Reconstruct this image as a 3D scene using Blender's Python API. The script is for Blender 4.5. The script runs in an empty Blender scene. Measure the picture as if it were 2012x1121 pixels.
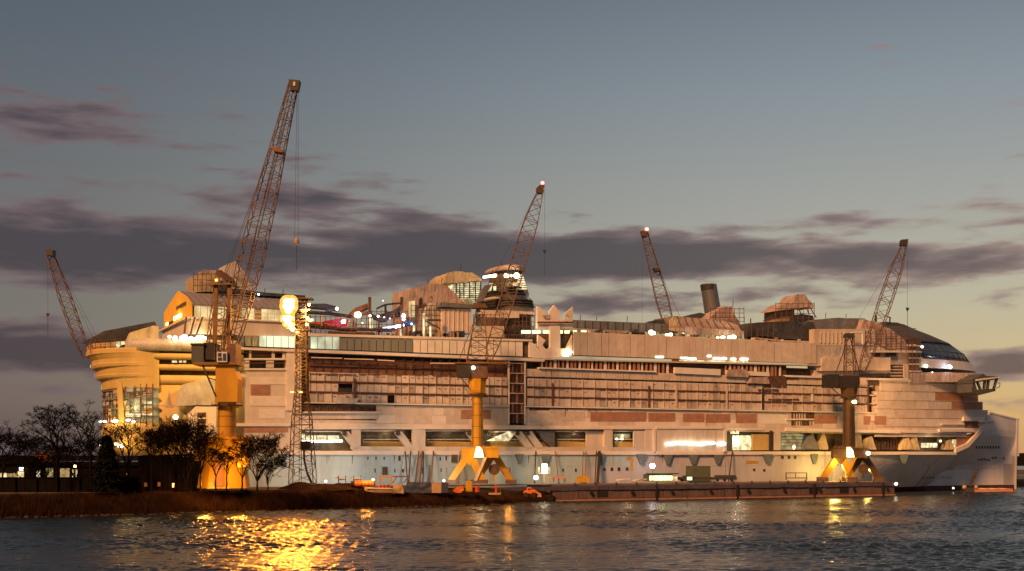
import bpy, bmesh, math, random
import numpy as np
from mathutils import Vector, Matrix, noise
random.seed(7)
rnd = random.Random(11)
C = bpy.context.scene.collection
SC = bpy.context.scene
# ------------------------------------------------------------------ camera
H, FP, CX, HY, PW, PH = 14.8, 2500.0, 1006.0, 893.0, 2012.0, 1121.0
cam_d = bpy.data.cameras.new('camera'); cam = bpy.data.objects.new('camera', cam_d); C.objects.link(cam)
cam.location = (0, 0, H); cam.rotation_euler = (math.pi/2, 0, 0)
cam_d.sensor_width = 36.0; cam_d.lens = FP/PW*36.0
cam_d.shift_y = (HY-PH/2)/PW
cam_d.clip_start = 1.0; cam_d.clip_end = 20000.0
SC.camera = cam
SC.view_settings.view_transform = 'Standard'; SC.view_settings.look = 'None'
SC.view_settings.exposure = 0.0; SC.view_settings.gamma = 1.0; SC.view_settings.use_curve_mapping = False

# ------------------------------------------------------------------ sky (dusk gradient, cloud banks, Nishita base)
def lin(c):
    return tuple(((x/255)/12.92 if x/255 <= .04045 else ((x/255+.055)/1.055)**2.4) for x in c)
world = bpy.data.worlds.new('World'); SC.world = world; world.use_nodes = True
def build_world():
    nt = world.node_tree; nt.nodes.clear(); L = nt.links
    def nd(t): return nt.nodes.new(t)
    def put(s, v):
        if isinstance(v, bpy.types.NodeSocket): L.new(v, s)
        else: s.default_value = v
    def M(op, a, b=None, c=None):
        n = nd('ShaderNodeMath'); n.operation = op
        put(n.inputs[0], a)
        if b is not None: put(n.inputs[1], b)
        if c is not None: put(n.inputs[2], c)
        return n.outputs[0]
    def mr(v, a, b, c=0.0, d=1.0, smooth=True):
        n = nd('ShaderNodeMapRange'); n.interpolation_type = 'SMOOTHSTEP' if smooth else 'LINEAR'
        put(n.inputs[0], v)
        for i, x in enumerate((a, b, c, d)): put(n.inputs[i+1], x)
        return n.outputs[0]
    def mix(f, a, b, mode='MIX'):
        n = nd('ShaderNodeMix'); n.data_type = 'RGBA'; n.blend_type = mode
        put(n.inputs[0], f)
        for i, x in ((6, a), (7, b)):
            if isinstance(x, tuple): n.inputs[i].default_value = (*x, 1)
            else: L.new(x, n.inputs[i])
        return n.outputs[2]
    tc = nd('ShaderNodeTexCoord'); sep = nd('ShaderNodeSeparateXYZ'); L.new(tc.outputs['Generated'], sep.inputs[0])
    x, y, z = sep.outputs
    az = M('ARCTAN2', x, y); el = M('ARCSINE', z)
    warm = mr(M('COSINE', M('SUBTRACT', az, math.radians(42))), .42, .97)
    def ramp(stops):
        r = nd('ShaderNodeValToRGB'); put(r.inputs[0], M('DIVIDE', el, 1.2))
        cr = r.color_ramp
        while len(cr.elements) < len(stops): cr.elements.new(.5)
        for e, (py, c) in zip(cr.elements, stops):
            e.position = max(0, min(1, (math.atan((HY-py)/FP) if py is not None else 1.2)/1.2)); e.color = (*lin(c), 1)
        return r.outputs[0]
    cold = ramp([(893, (92, 80, 76)), (800, (112, 100, 96)), (640, (116, 112, 106)), (450, (110, 109, 110)), (300, (101, 106, 110)), (0, (82, 94, 107)), (None, (50, 64, 82))])
    hot = ramp([(893, (204, 154, 106)), (820, (210, 172, 112)), (720, (200, 180, 138)), (600, (184, 178, 154)), (440, (163, 163, 155)), (200, (135, 145, 152)), (0, (112, 122, 133)), (None, (58, 74, 94))])
    sky = mix(warm, cold, hot)
    # clouds: a noise field of flat banks, thicker in bands near the horizon
    mp = nd('ShaderNodeMapping'); mp.inputs['Scale'].default_value = (1, 1, 4.8); L.new(tc.outputs['Generated'], mp.inputs[0])
    def nz(scale, det, rough, off):
        m2 = nd('ShaderNodeMapping'); m2.inputs['Location'].default_value = (off, off*.7, off*.3); L.new(mp.outputs[0], m2.inputs[0])
        n = nd('ShaderNodeTexNoise'); n.inputs['Scale'].default_value = scale; n.inputs['Detail'].default_value = det
        n.inputs['Roughness'].default_value = rough; n.inputs['Distortion'].default_value = .15
        L.new(m2.outputs[0], n.inputs[0]); return n.outputs[0]
    n1 = nz(8, 5, .5, 3.1); n2 = nz(22, 4, .5, 9.4)
    field = M('ADD', M('MULTIPLY', n1, .62), M('MULTIPLY', n2, .46))     # ~0.54 mean
    tot = field
    band = M('MULTIPLY', mr(el, .118, .15), M('SUBTRACT', 1.0, mr(el, .170, .190)))
    tot = M('ADD', tot, M('MULTIPLY', band, .075))
    tot = M('SUBTRACT', tot, M('MULTIPLY', mr(el, .2, .34), .12))
    def blob(px, py, sx, sy, w):
        nonlocal tot
        a0 = math.atan((px-CX)/FP); e0 = math.atan((HY-py)/FP*math.cos(a0))
        dx = M('DIVIDE', M('SUBTRACT', az, a0), sx/FP); dy = M('DIVIDE', M('SUBTRACT', el, e0), sy/FP)
        g = M('EXPONENT', M('MULTIPLY', M('ADD', M('MULTIPLY', dx, dx), M('MULTIPLY', dy, dy)), -1.0))
        tot = M('ADD', tot, M('MULTIPLY', g, w))
    for b in [(60, 480, 360, 48, .27), (900, 492, 280, 40, .28), (1300, 508, 360, 30, .32), (480, 505, 260, 36, .15), (560, 565, 260, 22, .08),
              (300, 545, 260, 32, .12), (100, 690, 290, 62, .33), (150, 600, 260, 22, -.2), (30, 800, 120, 40, -.1),
              (110, 240, 330, 45, .22), (590, 395, 170, 34, .2), (150, 360, 220, 26, .10), (840, 425, 90, 16, .13),
              (1980, 712, 62, 30, .36), (1900, 520, 190, 30, .2), (1500, 575, 240, 20, .05), (1150, 600, 180, 22, .07), (1720, 500, 120, 18, .1),
              (1640, 428, 34, 12, .1), (1500, 300, 520, 110, -.15), (1000, 250, 400, 110, -.12), (1820, 660, 160, 45, -.14), (820, 30, 120, 50, .05),
              (1700, 560, 150, 30, .04), (1280, 558, 300, 14, -.08), (800, 590, 300, 26, -.06), (1780, 465, 180, 12, -.06)]:
        blob(*b)
    cover = mr(tot, .545, .70)
    thick = mr(tot, .60, .86)
    ccold = mix(thick, lin((114, 97, 101)), lin((66, 60, 69)))
    chot = mix(thick, lin((152, 130, 124)), lin((90, 78, 84)))
    cloud = mix(mr(M('COSINE', M('SUBTRACT', az, math.radians(42))), .75, .97), ccold, chot)
    sky = mix(M('MULTIPLY', cover, .93), sky, cloud)
    ns = nd('ShaderNodeTexSky'); ns.sky_type = 'NISHITA'; ns.sun_disc = False
    ns.sun_elevation = math.radians(SUN_EL_SKY); ns.sun_rotation = math.radians(42)
    sky = mix(.03, sky, ns.outputs[0], 'ADD')
    bg = nd('ShaderNodeBackground'); L.new(sky, bg.inputs[0]); bg.inputs[1].default_value = SKY_STRENGTH
    out = nd('ShaderNodeOutputWorld'); L.new(bg.outputs[0], out.inputs[0])
SUN_EL_SKY = -1.0
SKY_STRENGTH = 1.0
build_world()
# ------------------------------------------------------------------ sun lamp: added, stands in for yard floodlights behind and left of the camera
sd = bpy.data.lights.new('flood_sun', 'SUN'); flood_sun = bpy.data.objects.new('flood_sun', sd); C.objects.link(flood_sun)
sd.energy = 5.0; sd.angle = math.radians(11); sd.color = (1.0, .44, .155)
SUN_DIR = Vector((-.403, -.689, .56)).normalized()        # towards the light
flood_sun.rotation_euler = (-SUN_DIR).to_track_quat('-Z', 'Y').to_euler()

# ------------------------------------------------------------------ helpers
def mat(name, col, rough=.65, var=.18, sc=.25, st=(1, 1, 1), bump=0.0, bsc=1.5, metal=0.0, emit=None, es=0.0, dirt=None, dk=.5, spec=.4, fold=0):
    m = bpy.data.materials.new(name); m.use_nodes = True; nt = m.node_tree; L = nt.links
    b = nt.nodes['Principled BSDF']; b.inputs['Roughness'].default_value = rough; b.inputs['Metallic'].default_value = metal
    b.inputs['Specular IOR Level'].default_value = spec
    g = nt.nodes.new('ShaderNodeNewGeometry'); mp = nt.nodes.new('ShaderNodeMapping'); mp.inputs['Scale'].default_value = st
    L.new(g.outputs['Position'], mp.inputs[0])
    n = nt.nodes.new('ShaderNodeTexNoise'); n.inputs['Scale'].default_value = sc; n.inputs['Detail'].default_value = 6; n.inputs['Roughness'].default_value = .65
    L.new(mp.outputs[0], n.inputs[0])
    r = nt.nodes.new('ShaderNodeValToRGB'); L.new(n.outputs[0], r.inputs[0])
    r.color_ramp.elements[0].position = .32; r.color_ramp.elements[1].position = .68
    r.color_ramp.elements[0].color = (*[min(1, c*(1-var)) for c in col], 1); r.color_ramp.elements[1].color = (*[min(1, c*(1+var)) for c in col], 1)
    src = r.outputs[0]
    if dirt:
        n2 = nt.nodes.new('ShaderNodeTexNoise'); n2.inputs['Scale'].default_value = sc*.55; n2.inputs['Detail'].default_value = 8; n2.inputs['Roughness'].default_value = .7
        m3 = nt.nodes.new('ShaderNodeMapping'); m3.inputs['Location'].default_value = (31, 17, 5); m3.inputs['Scale'].default_value = st
        L.new(g.outputs['Position'], m3.inputs[0]); L.new(m3.outputs[0], n2.inputs[0])
        r2 = nt.nodes.new('ShaderNodeValToRGB'); r2.color_ramp.elements[0].position = .5; r2.color_ramp.elements[1].position = .74
        r2.color_ramp.elements[1].color = (dk, dk, dk, 1)
        r2.color_ramp.elements[0].color = (0, 0, 0, 1)
        L.new(n2.outputs[0], r2.inputs[0])
        mx = nt.nodes.new('ShaderNodeMix'); mx.data_type = 'RGBA'; L.new(r2.outputs[0], mx.inputs[0]); L.new(src, mx.inputs[6]); mx.inputs[7].default_value = (*dirt, 1)
        src = mx.outputs[2]
    L.new(src, b.inputs['Base Color'])
    if bump:
        n4 = nt.nodes.new('ShaderNodeTexNoise'); n4.inputs['Scale'].default_value = bsc; n4.inputs['Detail'].default_value = 5
        if fold:
            mpf = nt.nodes.new('ShaderNodeMapping'); mpf.inputs['Scale'].default_value = (1, 1, fold); L.new(g.outputs['Position'], mpf.inputs[0]); L.new(mpf.outputs[0], n4.inputs[0])
        else: L.new(g.outputs['Position'], n4.inputs[0])
        bp = nt.nodes.new('ShaderNodeBump'); bp.inputs['Strength'].default_value = bump; bp.inputs['Distance'].default_value = .5
        L.new(n4.outputs[0], bp.inputs['Height']); L.new(bp.outputs[0], b.inputs['Normal'])
    if emit:
        b.inputs['Emission Color'].default_value = (*emit, 1); b.inputs['Emission Strength'].default_value = es
    return m
def glow(name, col, es):
    m = bpy.data.materials.new(name); m.use_nodes = True; nt = m.node_tree
    b = nt.nodes['Principled BSDF']; b.inputs['Base Color'].default_value = (.5, .5, .5, 1)
    b.inputs['Emission Color'].default_value = (*col, 1); b.inputs['Emission Strength'].default_value = es
    return m
def room(name, cols, es, sc=.6, st=(1, 1, 1)):  # its glow also stands in for lamplight on posts and scaffolds
    """a lit interior seen through a window or plastic sheet: uneven bright and dim rooms"""
    m = bpy.data.materials.new(name); m.use_nodes = True; nt = m.node_tree; L = nt.links
    b = nt.nodes['Principled BSDF']; b.inputs['Base Color'].default_value = (.2, .2, .17, 1); b.inputs['Roughness'].default_value = .3
    g = nt.nodes.new('ShaderNodeNewGeometry'); mp = nt.nodes.new('ShaderNodeMapping'); mp.inputs['Scale'].default_value = st
    L.new(g.outputs['Position'], mp.inputs[0])
    n = nt.nodes.new('ShaderNodeTexNoise'); n.inputs['Scale'].default_value = sc; n.inputs['Detail'].default_value = 4
    L.new(mp.outputs[0], n.inputs[0]); r = nt.nodes.new('ShaderNodeValToRGB'); L.new(n.outputs[0], r.inputs[0])
    r.color_ramp.elements[0].position = .36; r.color_ramp.elements[1].position = .66
    r.color_ramp.elements[0].color = (*cols[0], 1); r.color_ramp.elements[1].color = (*cols[1], 1)
    L.new(r.outputs[0], b.inputs['Emission Color']); b.inputs['Emission Strength'].default_value = es
    return m
MT = dict(
    hull=mat('hull_paint', (.48, .49, .53), .45, .12, .18, (1, 1, .2), dirt=(.33, .27, .22), dk=.5),
    hullblue=mat('hull_primer_blue', (.38, .52, .60), .5, .14, .3, (1, 1, .15), dirt=(.30, .27, .23), dk=.75),
    hullbow=mat('bow_paint', (.68, .69, .74), .5, .08, .2, (1, 1, .3), dirt=(.42, .38, .36), dk=.4),
    boot=mat('boot_topping', (.10, .022, .018), .6, .25, .4),
    cream=mat('cream_paint', (.60, .54, .48), .6, .14, .22, (1, 1, .35), dirt=(.34, .24, .18), dk=.65),
    creamb=mat('cream_paint_plain', (.72, .66, .60), .6, .08, .3, dirt=(.42, .33, .27), dk=.3),
    white=mat('white_paint', (.72, .70, .67), .5, .08, .5, dirt=(.45, .38, .3), dk=.4),
    panelA=mat('cabin_panel_pale', (.58, .51, .45), .6, .12, .5, dirt=(.36, .27, .21), dk=.4),
    panelB=mat('cabin_panel_tan', (.57, .50, .44), .6, .14, .5, dirt=(.30, .22, .17), dk=.4),
    panelC=mat('cabin_panel_grey', (.60, .55, .50), .6, .12, .5, dirt=(.38, .30, .25), dk=.4),
    primer=mat('brown_primer', (.17, .082, .055), .75, .3, .5, (1, 1, .5), dirt=(.09, .05, .035), dk=.7),
    primerd=mat('dark_brown_steel', (.10, .055, .04), .8, .4, .6, dirt=(.04, .03, .025), dk=.7),
    patch=mat('red_brown_patch', (.36, .19, .13), .75, .2, .6, dirt=(.25, .13, .09), dk=.6),
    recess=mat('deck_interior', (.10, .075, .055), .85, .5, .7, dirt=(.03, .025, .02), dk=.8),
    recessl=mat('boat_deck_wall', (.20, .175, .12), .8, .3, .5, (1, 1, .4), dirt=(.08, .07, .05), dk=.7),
    wrap=mat('plastic_wrap', (.46, .44, .41), .45, .2, .3, bump=.8, bsc=1.1, dirt=(.30, .25, .22), dk=.5, spec=.5, fold=.22),
    wrapy=mat('yellowed_wrap', (.50, .43, .27), .55, .18, .35, bump=.7, bsc=1.1, dirt=(.28, .22, .14), dk=.5, fold=.22),
    creamlit=mat('cream_yellow_lit', (.52, .38, .13), .6, .12, .2, (1, 1, .5), dirt=(.32, .24, .14), dk=.4),  # cream paint with the yellow lamplight put into its colour
    tarp=mat('grey_tarp', (.15, .16, .18), .6, .25, .3, bump=.5, bsc=.7, dirt=(.09, .09, .1), dk=.6),
    tarpd=mat('dark_tarp', (.055, .06, .07), .6, .3, .3, bump=.5, bsc=.7),
    tarpw=mat('brown_tarp', (.40, .32, .29), .7, .25, .4, bump=.8, bsc=1.1, fold=.22, dirt=(.15, .1, .08), dk=.6),
    tent=mat('yellow_tent_fabric', (.62, .34, .03), .7, .12, .3, bump=.3, bsc=.8, emit=(1, .42, .03), es=.16),  # faint emission stands in for lamps inside the tent
    tentlit=room('lit_tent_wall', ((.34, .24, .10), (.90, .72, .34)), 1.0, .35, (1, 1, .5)),
    roof=mat('ribbed_roof', (.24, .23, .24), .6, .15, .5, (1, 1, 1), dirt=(.14, .13, .13), dk=.5),
    steel=mat('dark_steel', (.035, .033, .035), .6, .3, .6),
    rail=mat('brown_rail', (.12, .06, .045), .7, .2, .6),
    lattice=mat('lattice_red_oxide', (.115, .07, .05), .65, .25, .5),
    latticey=mat('lattice_yellow', (.19, .095, .025), .6, .25, .5, dirt=(.12, .06, .03), dk=.6),
    yellow=mat('crane_yellow', (.47, .255, .01), .5, .12, .3, (1, 1, .4), dirt=(.26, .13, .03), dk=.5),
    house=mat('machine_house_grey', (.06, .065, .065), .6, .2, .4),
    blackh=mat('machine_house_black', (.02, .018, .018), .6, .3, .4),
    glassd=mat('dark_blue_glass', (.03, .06, .12), .2, .25, .25, spec=.8),
    glassl=room('lit_glazing', ((.07, .09, .07), (.62, .70, .46)), 1.5, .16, (1, 1, .6)),
    glassg=mat('grey_green_glazing', (.20, .22, .20), .25, .15, .3, (1, 1, .3)),
    roomg=room('green_lit_room', ((.06, .055, .02), (.55, .50, .22)), .55, .5),
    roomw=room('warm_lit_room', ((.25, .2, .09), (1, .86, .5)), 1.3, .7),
    funnel=mat('funnel_steel', (.13, .14, .16), .4, .12, .3, (1, 1, .3), metal=.3),
    pink=mat('slide_red', (.35, .02, .06), .35, .15, .5),
    blue=mat('blue_paint', (.03, .09, .30), .4, .15, .5),
    slide=mat('slide_dark', (.06, .07, .10), .35, .2, .5),
    orange=mat('orange_paint', (.60, .14, .02), .5, .15, .8, dirt=(.2, .07, .03), dk=.5),
    tan=mat('tan_paint', (.38, .26, .15), .6, .15, .8, dirt=(.2, .12, .07), dk=.5),
    redp=mat('red_paint', (.5, .05, .02), .5, .15, .8),
    greenc=mat('green_container_paint', (.07, .09, .06), .6, .2, .5, dirt=(.04, .04, .03), dk=.5),
    navy=mat('navy_paint', (.03, .045, .09), .55, .2, .6),
    rubber=mat('rubber', (.018, .014, .012), .8, .2, .8),
    fender=mat('fender_bracket', (.13, .17, .19), .6, .2, .8),
    concrete=mat('quay_concrete', (.125, .086, .082), .85, .25, .3, (1, 1, .35), bump=.4, bsc=1.0, dirt=(.05, .035, .032), dk=.8),
    capb=mat('quay_cap_beam', (.075, .07, .10), .7, .25, .4, bump=.5, bsc=1.2, dirt=(.035, .03, .04), dk=.6),
    yard=mat('yard_ground', (.075, .05, .035), .9, .3, .2, bump=.5, bsc=.8, dirt=(.04, .028, .02), dk=.6),
    soil=mat('bank_soil', (.030, .018, .012), .95, .3, .4, bump=.6, bsc=.8),
    reed=mat('dry_reed', (.030, .014, .008), .9, .4, .5, (1, 1, .2)),
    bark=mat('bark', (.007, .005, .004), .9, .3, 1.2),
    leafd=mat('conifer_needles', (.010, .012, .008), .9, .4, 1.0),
    twig=mat('shrub_twigs', (.018, .013, .010), .9, .3, 1.0),
    yellow_unlit=mat('crane_paint_unlit', (.085, .048, .02), .6, .25, .5),  # crane paint with the shade of its unlit side put into the colour
    panelD=mat('cabin_panel_grey_film', (.36, .33, .31), .5, .2, .5, dirt=(.24, .2, .17), dk=.5),
    rust=mat('rust_streak', (.20, .10, .06), .8, .3, .8),
    stone=mat('shore_stone', (.06, .045, .035), .9, .3, .8),
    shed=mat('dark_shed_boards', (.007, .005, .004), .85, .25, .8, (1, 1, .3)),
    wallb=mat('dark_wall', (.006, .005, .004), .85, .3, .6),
    brick=mat('orange_chimney_block', (.30, .09, .03), .8, .2, .8),
    land=mat('far_land', (.012, .011, .012), 1, .3, .01),
    lampw=glow('white_lamp', (1.0, .86, .60), 8), lampc=glow('cool_lamp', (.92, .90, 1.0), 12),
    lampy=glow('yellow_lamp', (1.0, .68, .18), 8), lampo=glow('sodium_lamp', (1.0, .58, .20), 7.0), halo=glow('sodium_halo', (1.0, .34, .02), 1.0),  # orange glow colour imitates the glare round the sodium lenses
    lampr=glow('red_lamp', (1.0, .10, .08), 9), lampb=glow('blue_lamp', (.35, .55, 1.0), 6), lampp=glow('pink_lamp', (1.0, .55, .6), 7),
    tube=glow('fluorescent_tube', (1.0, .90, .70), 6), lampg=glow('green_lit_window', (.62, .95, .42), 1.5),
    lampt=glow('portal_lamp_face', (1.0, .80, .36), 2.4), lampd=glow('dim_amber_lamp', (1.0, .45, .1), 3),
)
for dull in ('reed', 'bark', 'twig', 'shed', 'wallb', 'soil', 'leafd', 'land', 'stone'):
    MT[dull].node_tree.nodes['Principled BSDF'].inputs['Specular IOR Level'].default_value = .04
def wloc(o):
    v = Vector(o.location)
    while o.parent: o = o.parent; v = v + o.location
    return v
def link(o, parent=None):
    C.objects.link(o)
    if parent is not None:
        w = Vector(o.location); o.parent = parent; o.location = w-wloc(parent)
    return o
class MB:
    def __init__(s): s.v = []; s.f = []
    def poly(s, pts, off):
        n = len(pts); b = len(s.v); s.v += [Vector(p) for p in pts]+[Vector(p)+off for p in pts]
        s.f.append(tuple(range(b, b+n))); s.f.append(tuple(range(b+2*n-1, b+n-1, -1)))
        for i in range(n): j = (i+1) % n; s.f.append((b+i, b+n+i, b+n+j, b+j))
        return s
    def box(s, c, sx, sy, sz, ax=None, ay=None):
        c = Vector(c); ax = Vector((1, 0, 0)) if ax is None else ax; ay = Vector((0, 1, 0)) if ay is None else ay; az = Vector((0, 0, 1))
        p = [c+ax*(i*sx/2)+ay*(-sy/2)+az*(k*sz/2) for i, k in ((-1, -1), (1, -1), (1, 1), (-1, 1))]
        return s.poly(p, ay*sy)
    def bar(s, p0, p1, r0, r1=None, n=4):
        p0 = Vector(p0); p1 = Vector(p1); r1 = r0 if r1 is None else r1
        d = (p1-p0); d = d.normalized() if d.length > 1e-6 else Vector((0, 0, 1))
        a = d.cross(Vector((0, 0, 1)) if abs(d.z) < .95 else Vector((1, 0, 0))).normalized(); c = d.cross(a); b = len(s.v)
        for p, r in ((p0, r0), (p1, r1)):
            for i in range(n):
                t = 2*math.pi*(i+.5)/n; s.v.append(p+a*(math.cos(t)*r)+c*(math.sin(t)*r))
        for i in range(n): j = (i+1) % n; s.f.append((b+i, b+j, b+n+j, b+n+i))
        s.f.append(tuple(range(b+n-1, b-1, -1))); s.f.append(tuple(range(b+n, b+2*n)))
        return s
    def loft(s, rings, caps=True):
        n = len(rings[0]); b = len(s.v)
        for r in rings: s.v += [Vector(p) for p in r]
        for k in range(len(rings)-1):
            for i in range(n): j = (i+1) % n; s.f.append((b+k*n+i, b+k*n+j, b+(k+1)*n+j, b+(k+1)*n+i))
        if caps: s.f.append(tuple(range(b+n-1, b-1, -1))); m = b+(len(rings)-1)*n; s.f.append(tuple(range(m, m+n)))
        return s
    def ball(s, c, r, seg=8, sq=(1, 1, 1)):
        c = Vector(c); rings = []
        for k in range(1, seg//2+1):
            t = math.pi*k/(seg//2+1)
            rings.append([c+Vector((r*sq[0]*math.sin(t)*math.cos(2*math.pi*i/seg), r*sq[1]*math.sin(t)*math.sin(2*math.pi*i/seg), -r*sq[2]*math.cos(t))) for i in range(seg)])
        return s.loft(rings)
    def mesh(s, name):
        me = bpy.data.meshes.new(name); me.from_pydata([tuple(v) for v in s.v], [], s.f)
        bm = bmesh.new(); bm.from_mesh(me); bmesh.ops.recalc_face_normals(bm, faces=bm.faces); bm.to_mesh(me); bm.free(); return me
    def build(s, name, m, parent=None, smooth=False):
        me = s.mesh(name); me.materials.append(MT[m] if isinstance(m, str) else m)
        if smooth: me.polygons.foreach_set('use_smooth', [True]*len(me.polygons))
        return link(bpy.data.objects.new(name, me), parent)
def tag(o, label, cat, group=None):
    o['label'] = label; o['category'] = cat
    if group: o['group'] = group
    return o
def thing(name, loc, label, cat, group=None):
    o = bpy.data.objects.new(name, None); o.location = loc; o.empty_display_size = .5; C.objects.link(o)
    return tag(o, label, cat, group)
def kind(o, k): o['kind'] = k; return o
# ------------------------------------------------------------------ where things stand: the ship's own axes (s along, t inboard) and sight lines
U = Vector((.903, .429, 0)).normalized(); N = Vector((-U.y, U.x, 0)); O = Vector((-121.7, 359.7, 0)); ANG = math.atan2(U.y, U.x)
CS, CT = -O.dot(U), -O.dot(N)
def W(s, t, z): return O+U*s+N*t+Vector((0, 0, z))
def tc(s): return 0.0 if s < 262 else 24.0*((s-262)/124.0)**2
def ray_t(px, t):
    d = Vector(((px-CX)/FP, 1, 0)); y = (t-CT)/d.dot(N); return CS+d.dot(U)*y, y
def side(px, off=0.0):
    t = -off
    for _ in range(25): s, y = ray_t(px, t); t = tc(s)-off
    return s, t, y
def zof(py, y): return H+(HY-py)*y/FP
def P(px, py, off=0.0):
    s, t, y = side(px, off); return W(s, t, zof(py, y))
def T(px, py, t):
    s, y = ray_t(px, t); return W(s, t, zof(py, y))
def Q(px, py, y): return Vector(((px-CX)/FP*y, y, zof(py, y)))
def ev(v, px, x0, x1):
    if isinstance(v, (int, float)): return v
    if isinstance(v, tuple): return v[0]+(v[1]-v[0])*(px-x0)/(x1-x0)
    for (a, ya), (b, yb) in zip(v, v[1:]):
        if px <= b: return ya+(yb-ya)*(px-a)/(b-a)
    return v[-1][1]
def strip(name, m, x0, x1, yt, yb, out=0.0, th=.4, parent=None, build=True, mb=None):
    xs = {x0, x1}
    for v in (yt, yb):
        if isinstance(v, list): xs |= {p[0] for p in v if x0 < p[0] < x1}
    k = x0
    while k < x1-20:
        if k > 1580: xs.add(k)
        k += 30
    xs = sorted(xs); rings = []
    for x in xs:
        s, t, y = side(x, out); a = zof(ev(yt, x, x0, x1), y); b = zof(ev(yb, x, x0, x1), y)
        rings.append([W(s, t, b), W(s, t, a), W(s, t+th, a), W(s, t+th, b)])
    mb = mb or MB(); mb.loft(rings)
    return mb.build(name, m, parent) if build else mb
def zrow(name, m, x0, x1, z0, z1, out=0.0, th=.4, parent=None, build=True, mb=None):
    s0, s1 = side(x0, out)[0], side(x1, out)[0]; n = max(1, int((s1-s0)/8)) if s1 > 250 else 1
    rings = []
    for i in range(n+1):
        s = s0+(s1-s0)*i/n; t = tc(s)-out; rings.append([W(s, t, z0), W(s, t, z1), W(s, t+th, z1), W(s, t+th, z0)])
    mb = mb or MB(); mb.loft(rings)
    return mb.build(name, m, parent) if build else mb
def pr(name, m, pts, t, th, parent=None, build=True, mb=None):
    mb = mb or MB(); mb.poly([T(x, y, t) for x, y in pts], N*th)
    return mb.build(name, m, parent) if build else mb
def rect(x0, y0, x1, y1): return [(x0, y1), (x1, y1), (x1, y0), (x0, y0)]
def wrapm(name, m, pts, t, th, parent, amp=.7, size=1.5, seed=0, sc=.22):
    """a body under crumpled sheeting"""
    mb = MB(); mb.poly([T(x, y, t) for x, y in pts], N*th); me = mb.mesh(name); bm = bmesh.new(); bm.from_mesh(me)
    bmesh.ops.triangulate(bm, faces=bm.faces)
    for _ in range(5):
        es = [e for e in bm.edges if e.calc_length() > size]
        if not es: break
        bmesh.ops.subdivide_edges(bm, edges=es, cuts=1, use_grid_fill=False); bmesh.ops.triangulate(bm, faces=bm.faces)
    for v in bm.verts:
        fold = Vector((v.co.x*.9, v.co.y*.9, v.co.z*.16))
        v.co += noise.noise_vector(v.co*sc+Vector((seed*7.1, 0, 0)))*amp*.38 + noise.noise_vector(fold+Vector((0, seed*3.3, 0)))*amp*.34
    for fc in bm.faces: fc.smooth = True
    for ed in bm.edges: ed.smooth = ed.calc_face_angle(0) < .9
    bm.to_mesh(me); bm.free(); me.materials.append(MT[m]); return link(bpy.data.objects.new(name, me), parent)
def dring(s_mid, a, t0, t1, z, n=18, p=2.4, nose=-1):
    """D-shaped deck outline: straight sides from s_mid, rounded end reaching a beyond it (nose -1 aft, +1 forward)"""
    tm, b = (t0+t1)/2, (t1-t0)/2; pts = []
    for i in range(n+1):
        th = math.pi*i/n; c, q = math.sin(th), math.cos(th)
        pts.append(W(s_mid+nose*a*abs(c)**(2/p), tm-b*math.copysign(abs(q)**(2/p), q), z))
    return pts
# ================================================================== THE SHIP
ship = thing('cruise_ship', W(200, 24, 0), 'huge unfinished white cruise ship lit orange, moored along the shipyard quay', 'cruise ship')
def flare(s):
    a = min(1, max(0, (s-250)/70)); b = min(1, max(0, (s-345)/41)); sm = lambda q: q*q*(3-2*q)
    return 13.0*sm(a)*(1-.76*sm(b))
def bow_ref(s): q = min(1, max(0, (s-322)/26)); return 15.2+8.6*q*q*(3-2*q)
def ht(s, z): return min(24.2, tc(s)+flare(s)*max(0, (bow_ref(s)-z)/15.2)**1.2)
def hullgrid(name, m, s0, s1, z0, z1, out, th, parent, nz=5, step=6):
    ns = max(1, int((s1-s0)/step)); mb = MB(); g = {}
    for k, o in ((0, -out), (1, th-out)):
        for i in range(ns+1):
            s = s0+(s1-s0)*i/ns
            for j in range(nz+1):
                z = z0+(z1-z0)*j/nz; g[k, i, j] = len(mb.v); mb.v.append(W(s, ht(s, z)+o, z))
    for i in range(ns):
        for j in range(nz):
            mb.f.append((g[0, i, j], g[0, i+1, j], g[0, i+1, j+1], g[0, i, j+1])); mb.f.append((g[1, i, j], g[1, i, j+1], g[1, i+1, j+1], g[1, i+1, j]))
    for i in range(ns):
        for j in (0, nz): mb.f.append((g[0, i, j], g[1, i, j], g[1, i+1, j], g[0, i+1, j]))
    for j in range(nz):
        for i in (0, ns): mb.f.append((g[0, i, j], g[0, i, j+1], g[1, i, j+1], g[1, i, j]))
    return mb.build(name, m, parent, smooth=False)
hull = hullgrid('hull', 'hull', 20, 386, 1.9, 14.8, 0, 20, ship, 8, 3)
hullgrid('boot_topping', 'boot', 20, 386.2, -1, 1.9, .05, 20, ship, 2, 3)
# shell plates in two courses, joints left open
edges = [28, 47, 63, 79, 96, 112, 127, 143, 160, 176, 192, 207, 223, 239, 254, 268, 282, 296, 309, 322, 335, 347, 358, 369, 379]
for i, (a, b) in enumerate(zip(edges, edges[1:])):
    for z0, z1 in ((2.0, 10.75), (10.83, 14.75)):
        blue_ = a < 150 or (a < 165 and z0 > 5)
        if z0 < 5: s0_, s1_ = a+.04, b-.04
        else: s0_, s1_ = a+(5.04 if i else .04), b+4.96
        if s1_ > 384: s1_ = 384
        hullgrid('shell_plate', 'hullblue' if blue_ else ('hullbow' if a > 265 else 'hull'), s0_, s1_, z0, z1, .06+.012*(i % 3), .05, ship, 4, 4)
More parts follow.
